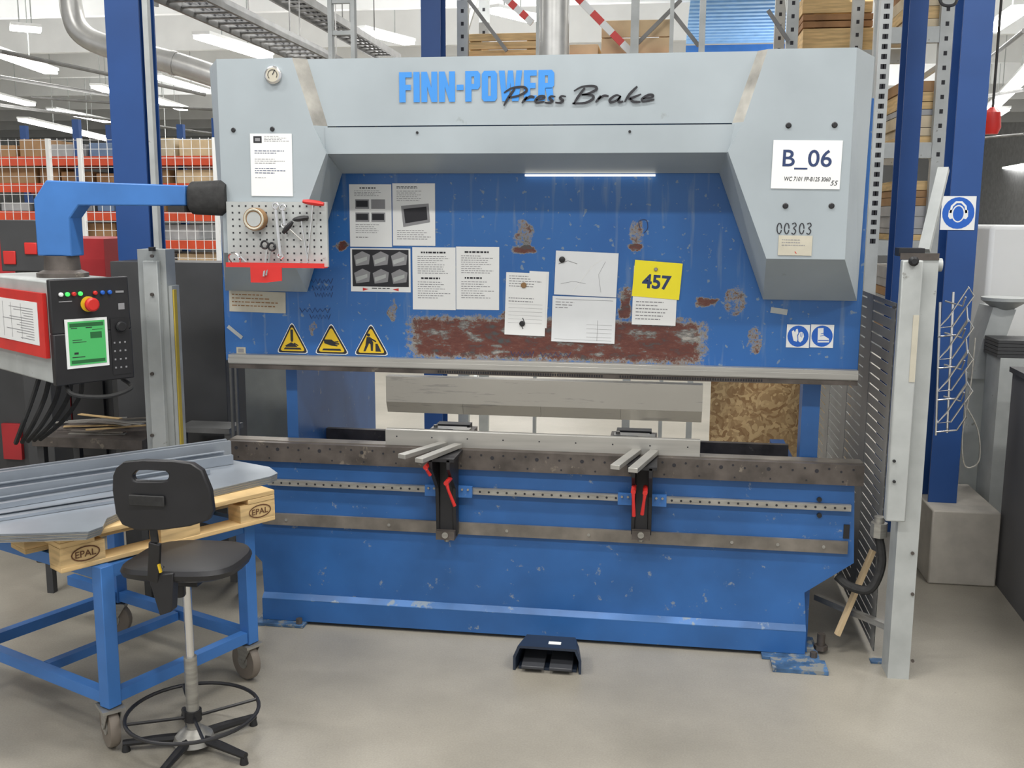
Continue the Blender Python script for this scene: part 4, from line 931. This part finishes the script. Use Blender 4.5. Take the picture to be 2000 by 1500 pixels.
def crate(u0,v0,u1,y,d,m,lab,n=3,zb=None,v1=None):
    x0,x1,z0,z1=rect(u0,v0,u1,v1 or v0+40,y);z0=zb if zb is not None else z0;g=G(m);h=(z1-z0)/n
    for i in range(n):g.box(x0,x1,y,y+.02,z0+i*h+.004,z0+(i+1)*h-.004).box(x0,x1,y+d-.02,y+d,z0+i*h+.004,z0+(i+1)*h-.004).box(x0,x0+.02,y+.02,y+d-.02,z0+i*h+.004,z0+(i+1)*h-.004).box(x1-.02,x1,y+.02,y+d-.02,z0+i*h+.004,z0+(i+1)*h-.004)
    g.box(x0+.02,x0+.1,y+.0205,y+.05,z0,z1).box(x1-.1,x1-.02,y+.0205,y+.05,z0,z1).box(x0+.02,x1-.02,y+.05,y+d-.05,z0,z0+.03)
    g.obj('wooden_crate',None,lab,'crate',bevel=.003);return z1
crate(916,64,1052,3.67,.9,wood,'golden plank crate on the rack',3,LV+.001)
crate(1112,86,1168,3.67,.9,woodp,'low pale plank crate on the rack',1,LV+.001)
crate(1175,38,1312,3.67,.9,woodp,'large pale wooden box on the rack',2,LV+.001)
zc=crate(1568,54,1705,4.05,.8,wood,'tall stack of golden pallet collars',14,0.0)
zc=crate(1568,26,1705,4.05,.8,woodd,'dark stacked timber crate on collars',2,zc+.001)
zc=crate(1568,-10,1705,4.05,.8,wood,'golden wooden crate on top of stack',1,zc+.001)
def stripebar(a,b,y,lab):
    p=P(*a,y);q=P(*b,y)
    g=G(red);n=6
    for i in range(n):
        g.mat(red if i%2==0 else white);g.beam(p.lerp(q,i/n),p.lerp(q,(i+1)/n),.03,.055)
    g.obj('striped_brace',rk,lab,smooth=False)
stripebar((1118,-15),(1235,105),3.5,'red and white striped diagonal bar')
stripebar((975,-15),(1040,45),3.5,'red and white striped diagonal brace')
for a,b in(((915,0),(990,100)),((1330,0),(1225,105)),((1310,20),(1365,90)),((1540,80),(1500,20))):
    G(trayg).beam(P(*a,3.56),P(*b,3.56),.02,.03).obj('diagonal_brace',rk)
for u,w in((1312,8),(1372,12),(1050,6),(1240,16)):
    x0,x1=X(u-w/2,50,3.4),X(u+w/2,50,3.4);G(alu).box(x0,x1,3.4,3.46,0,6.2).obj('rack_post',None,'slim grey vertical rack post','post',group='slim rack posts')
x=X(1083,50,2.6);G(ducts).lathe([(.105,0),(.105,4)]+[(.105,4.1)],(x,2.6,2.3),20).obj('ventilation_duct',None,'silver vertical ventilation duct behind press','duct')
rk2,_=rack((1722,1850),2.9,1.0,(1.3,2.0,2.7,3.5),5.5,'perforated rack full of brown goods')
xa0=X(1735,300,3.0)+.03
for zz in(1.3,2.0,2.7,3.5):
    z=zz+.001
    for k in range(7):
        h=rnd.uniform(.04,.09)
        x_=xa0+rnd.uniform(.02,.06);G(rnd.choice(goods[:3]+[woodd,wood])).box(x_,x_+rnd.uniform(.22,.30),2.97,3.85,z,z+h-.004).obj('stored_board',None,'brown wooden board stacked on rack','board',group='boards on the rack');z+=h
x0,x1=X(1706,250,1.9),X(1730,250,1.9)
g=G(alu).box(x0,x1,1.9,1.97,0,6).mat(ink);z=2.0
while z<5.5:
    g.box(x0+.02,x0+.04,1.8985,1.8995,z,z+.03).box(x1-.04,x1-.02,1.8985,1.8995,z,z+.03);z+=.06
g.obj('perforated_post',None,'tall perforated grey rack post beside hood','post')
g=G(bandb);p=[PZ(1395,-20,5.2),PZ(1545,-20,5.2),PZ(1545,88,5.2),PZ(1395,88,5.2)]
y0,y1=p[0].y,p[3].y;x0=min(p[0].x,p[3].x)-.3;x1=max(p[1].x,p[2].x)+.3
n=16
for i in range(n):
    a=y0+(y1-y0)*i/n;g.box(x0,x1,a,a+(y1-y0)/n*.5,5.2,5.26).box(x0,x1,a+(y1-y0)/n*.5,a+(y1-y0)/n,5.27,5.3)
g.mat(bluef).box(x0,x1,y1,y1+.15,4.9,5.2);g.obj('corrugated_canopy',None,'light blue corrugated metal canopy','canopy',smooth=False)
# ---------------------------------------------------------------- left background shelving
yy=9.0
shx=[X(u,380,yy) for u in(-20,155,300,425)]
sh=root('storage_shelving',(shx[0],yy,0),'long shelving with orange red beams and goods','storage rack')
levs=[.5,.95,1.4,1.8,2.2,2.6,2.98]
for x in shx:
    for dy in(0,.9):G(bluec).box(x-.05,x+.05,yy+dy,yy+dy+.08,0,3.5).obj('upright',sh)
for z in levs:
    for dy in(-.01,.95):G(orange).box(shx[0],shx[-1],yy+dy-.03,yy+dy,z-.13,z).obj('beam',sh)
    G(alu).box(shx[0],shx[-1],yy+.0,yy+.9,z-.03,z+.0).obj('shelf_deck',sh)
for z in levs:
    x=shx[0]+.1
    while x<shx[-1]-.5:
        w=rnd.uniform(.25,.7);h=rnd.uniform(.12,.27);G(rnd.choice(goods+[woodp,woodd])).box(x,x+w,yy+.1,yy+.8,z+.001,z+h).obj('stored_box',None,'storage box standing on shelving','box',group='boxes on the shelving',bevel=.01);x+=w+rnd.uniform(.03,.12)
g=G(whiteb);y=7.0;xa_,xb_=X(-30,300,y),X(425,300,y);za=P(200,270,y).z
x=xa_
while x<xb_:g.box(x-.003,x+.003,y,y+.006,.2,za);x+=.11
z=.2
while z<za:g.box(xa_,xb_,y-.004,y+.002,z-.003,z+.003);z+=.11
for u in(-20,95,157,300,420):
    x=X(u,300,y);g.box(x-.022,x+.022,y-.03,y+.03,0,za)
g.obj('wire_mesh_fence',None,'white wire mesh fence in front of shelving','fence',smooth=False)
# ---------------------------------------------------------------- ceiling services
def lamp(a,b,z,w=.22):
    p=PZ(*a,z);q=PZ(*b,z);r_=root('ceiling_lamp',p,'long white fluorescent ceiling lamp','ceiling lamp','fluorescent ceiling lamps')
    G(whiteb).beam(p+Vector((0,0,.06)),q+Vector((0,0,.06)),w,.05).obj('lamp_housing',r_)
    G(lampm).beam(p,q,w*.8,.05).obj('lamp_tube',r_)
    m=p.lerp(q,.3);m2=p.lerp(q,.7)
    for t in(m,m2):G(alu).cyl(t+Vector((0,0,.085)),(t.x,t.y,6.6),.01,n=6).obj('hanger',r_)
for a,b,z in(((-60,85),(100,142),4.8),((392,72),(520,112),4.8),((45,235),(215,274),4.4),((298,194),(358,214),5.0),((298,277),(375,300),4.2),((188,170),(215,180),5.0),((1935,215),(2030,120),4.8),((1915,245),(1962,214),4.8),((20,55),(80,60),5.2),((-40,180),(60,205),5.0),((305,150),(400,178),5.2),((700,60),(800,85),5.4),((960,20),(1040,40),5.4),((1480,5),(1525,20),5.6),((100,215),(210,238),5.0),((1935,60),(1995,20),5.4),((1955,330),(2000,322),4.2)):
    lamp(a,b,z,.3)
def tray(a,b,z,w,nm='cable_tray',up=0):
    p=PZ(*a,z);q=PZ(*b,z);d=(q-p).normalized();s=Vector((-d.y,d.x,0));g=G(trayg)
    g.beam(p+s*w/2,q+s*w/2,.03,.09).beam(p-s*w/2,q-s*w/2,.03,.09)
    n=int((q-p).length/.25)
    for i in range(n):
        t=p+d*(.15+i*.25);g.beam(t-s*w/2,t+s*w/2,.04,.02)
        if i%6==2:g.cyl(t+s*w/2,(t.x+s.x*w/2,t.y+s.y*w/2,6.6),.008,n=6).cyl(t-s*w/2,(t.x-s.x*w/2,t.y-s.y*w/2,6.6),.008,n=6)
    g.mat(black)
    for k in(-.35,-.2,-.05,.1,.3):g.tube([p+s*w*k+Vector((0,0,.03)),q+s*w*k+Vector((0,0,.03))],.018,6)
    g.obj(nm,None,'galvanised ladder cable tray hung from ceiling','cable tray')
tray((330,-20),(640,125),3.9,.42);tray((150,-60),(330,5),4.6,.3);tray((520,-30),(760,112),4.6,.35)
g=G(alu);x0,x1=X(640,50,2.5),X(692,50,2.5)
g.box(x0,x0+.03,2.5,2.56,0,6.6).box(x1-.03,x1,2.5,2.56,0,6.6);z=2.8
while z<6.3:g.box(x0+.03,x1-.03,2.51,2.54,z,z+.03);z+=.22
g.obj('vertical_cable_ladder',None,'vertical grey cable ladder behind hood','cable tray')
g=G(ducts).tube(sm([P(135,-60,3),P(140,20,3),P(160,65,3),P(215,92,3),P(330,120,3),P(430,152,3)],6),.09,14)
for t in(.2,.5):
    p=P(240+t*200,98+t*50,3)
    g.cyl(p-Vector((.02,0,-.005)),p+Vector((.02,0,-.005)),.096)
g.obj('ventilation_duct',None,'silver bent ventilation duct under ceiling','duct')
for a,b,z in(((0,100),(400,185),4.3),((0,205),(420,262),4.2),((60,190),(420,215),4.6),((0,150),(210,185),4.4),((1925,120),(2000,60),4.4),((1915,190),(2000,175),4.2),((1920,270),(2000,262),4.0)):
    p=PZ(*a,z);q=PZ(*b,z);G(trayg).tube([p,q],.03,8).obj('ceiling_pipe',None,'thin grey pipe under ceiling','pipe',group='ceiling pipes')
p=P(1935,262,3.5);g=G(red).lathe([(.05,0),(.07,.05),(.06,.16),(.02,.2)],p,14);g.mat(black).cyl(p+Vector((0,0,.2)),(p.x,p.y,6.6),.01);g.obj('hoist_hook',None,'red hoist block hanging from cable','hoist')
g=G(black).tube(sm([P(1832,-20,1.0),P(1840,8,1.0),P(1865,8,1.0),P(1872,-20,1.0)],6),.008,6);g.obj('hanging_cable',None,'blue black cable loop under ceiling','cable')
# ---------------------------------------------------------------- lights
def area(loc,sz,sy_,e,rot=(0,0,0),col=(1,.98,.95)):
    l=bpy.data.lights.new('area_light','AREA');l.shape='RECTANGLE';l.size=sz;l.size_y=sy_;l.energy=e;l.color=col
    o=bpy.data.objects.new('area_light',l);COL.objects.link(o);o.location=loc;o.rotation_euler=rot
for x in(-3.5,0,3.5):
    for y in(-4.5,-1.6):area((x,y,5.6),1.6,.3,112)
for x in(-12,-3,5):
    for y in(5,13,24):
        area((x,y,5.5),3,1,230)
        area((x,y,3.9),6,3,170,(math.pi,0,0),(1,1,1))  # upward fill added to brighten the ceiling, no fixture of its own
area((9,14,4),4,3,350,(0,-math.pi/2,0),(1,1,1))  # extra fill aimed sideways, added to lighten the right wall
w=bpy.data.worlds.new('world');scene.world=w;w.use_nodes=True
w.node_tree.nodes['Background'].inputs[0].default_value=(.97,.98,1,1);w.node_tree.nodes['Background'].inputs[1].default_value=.78
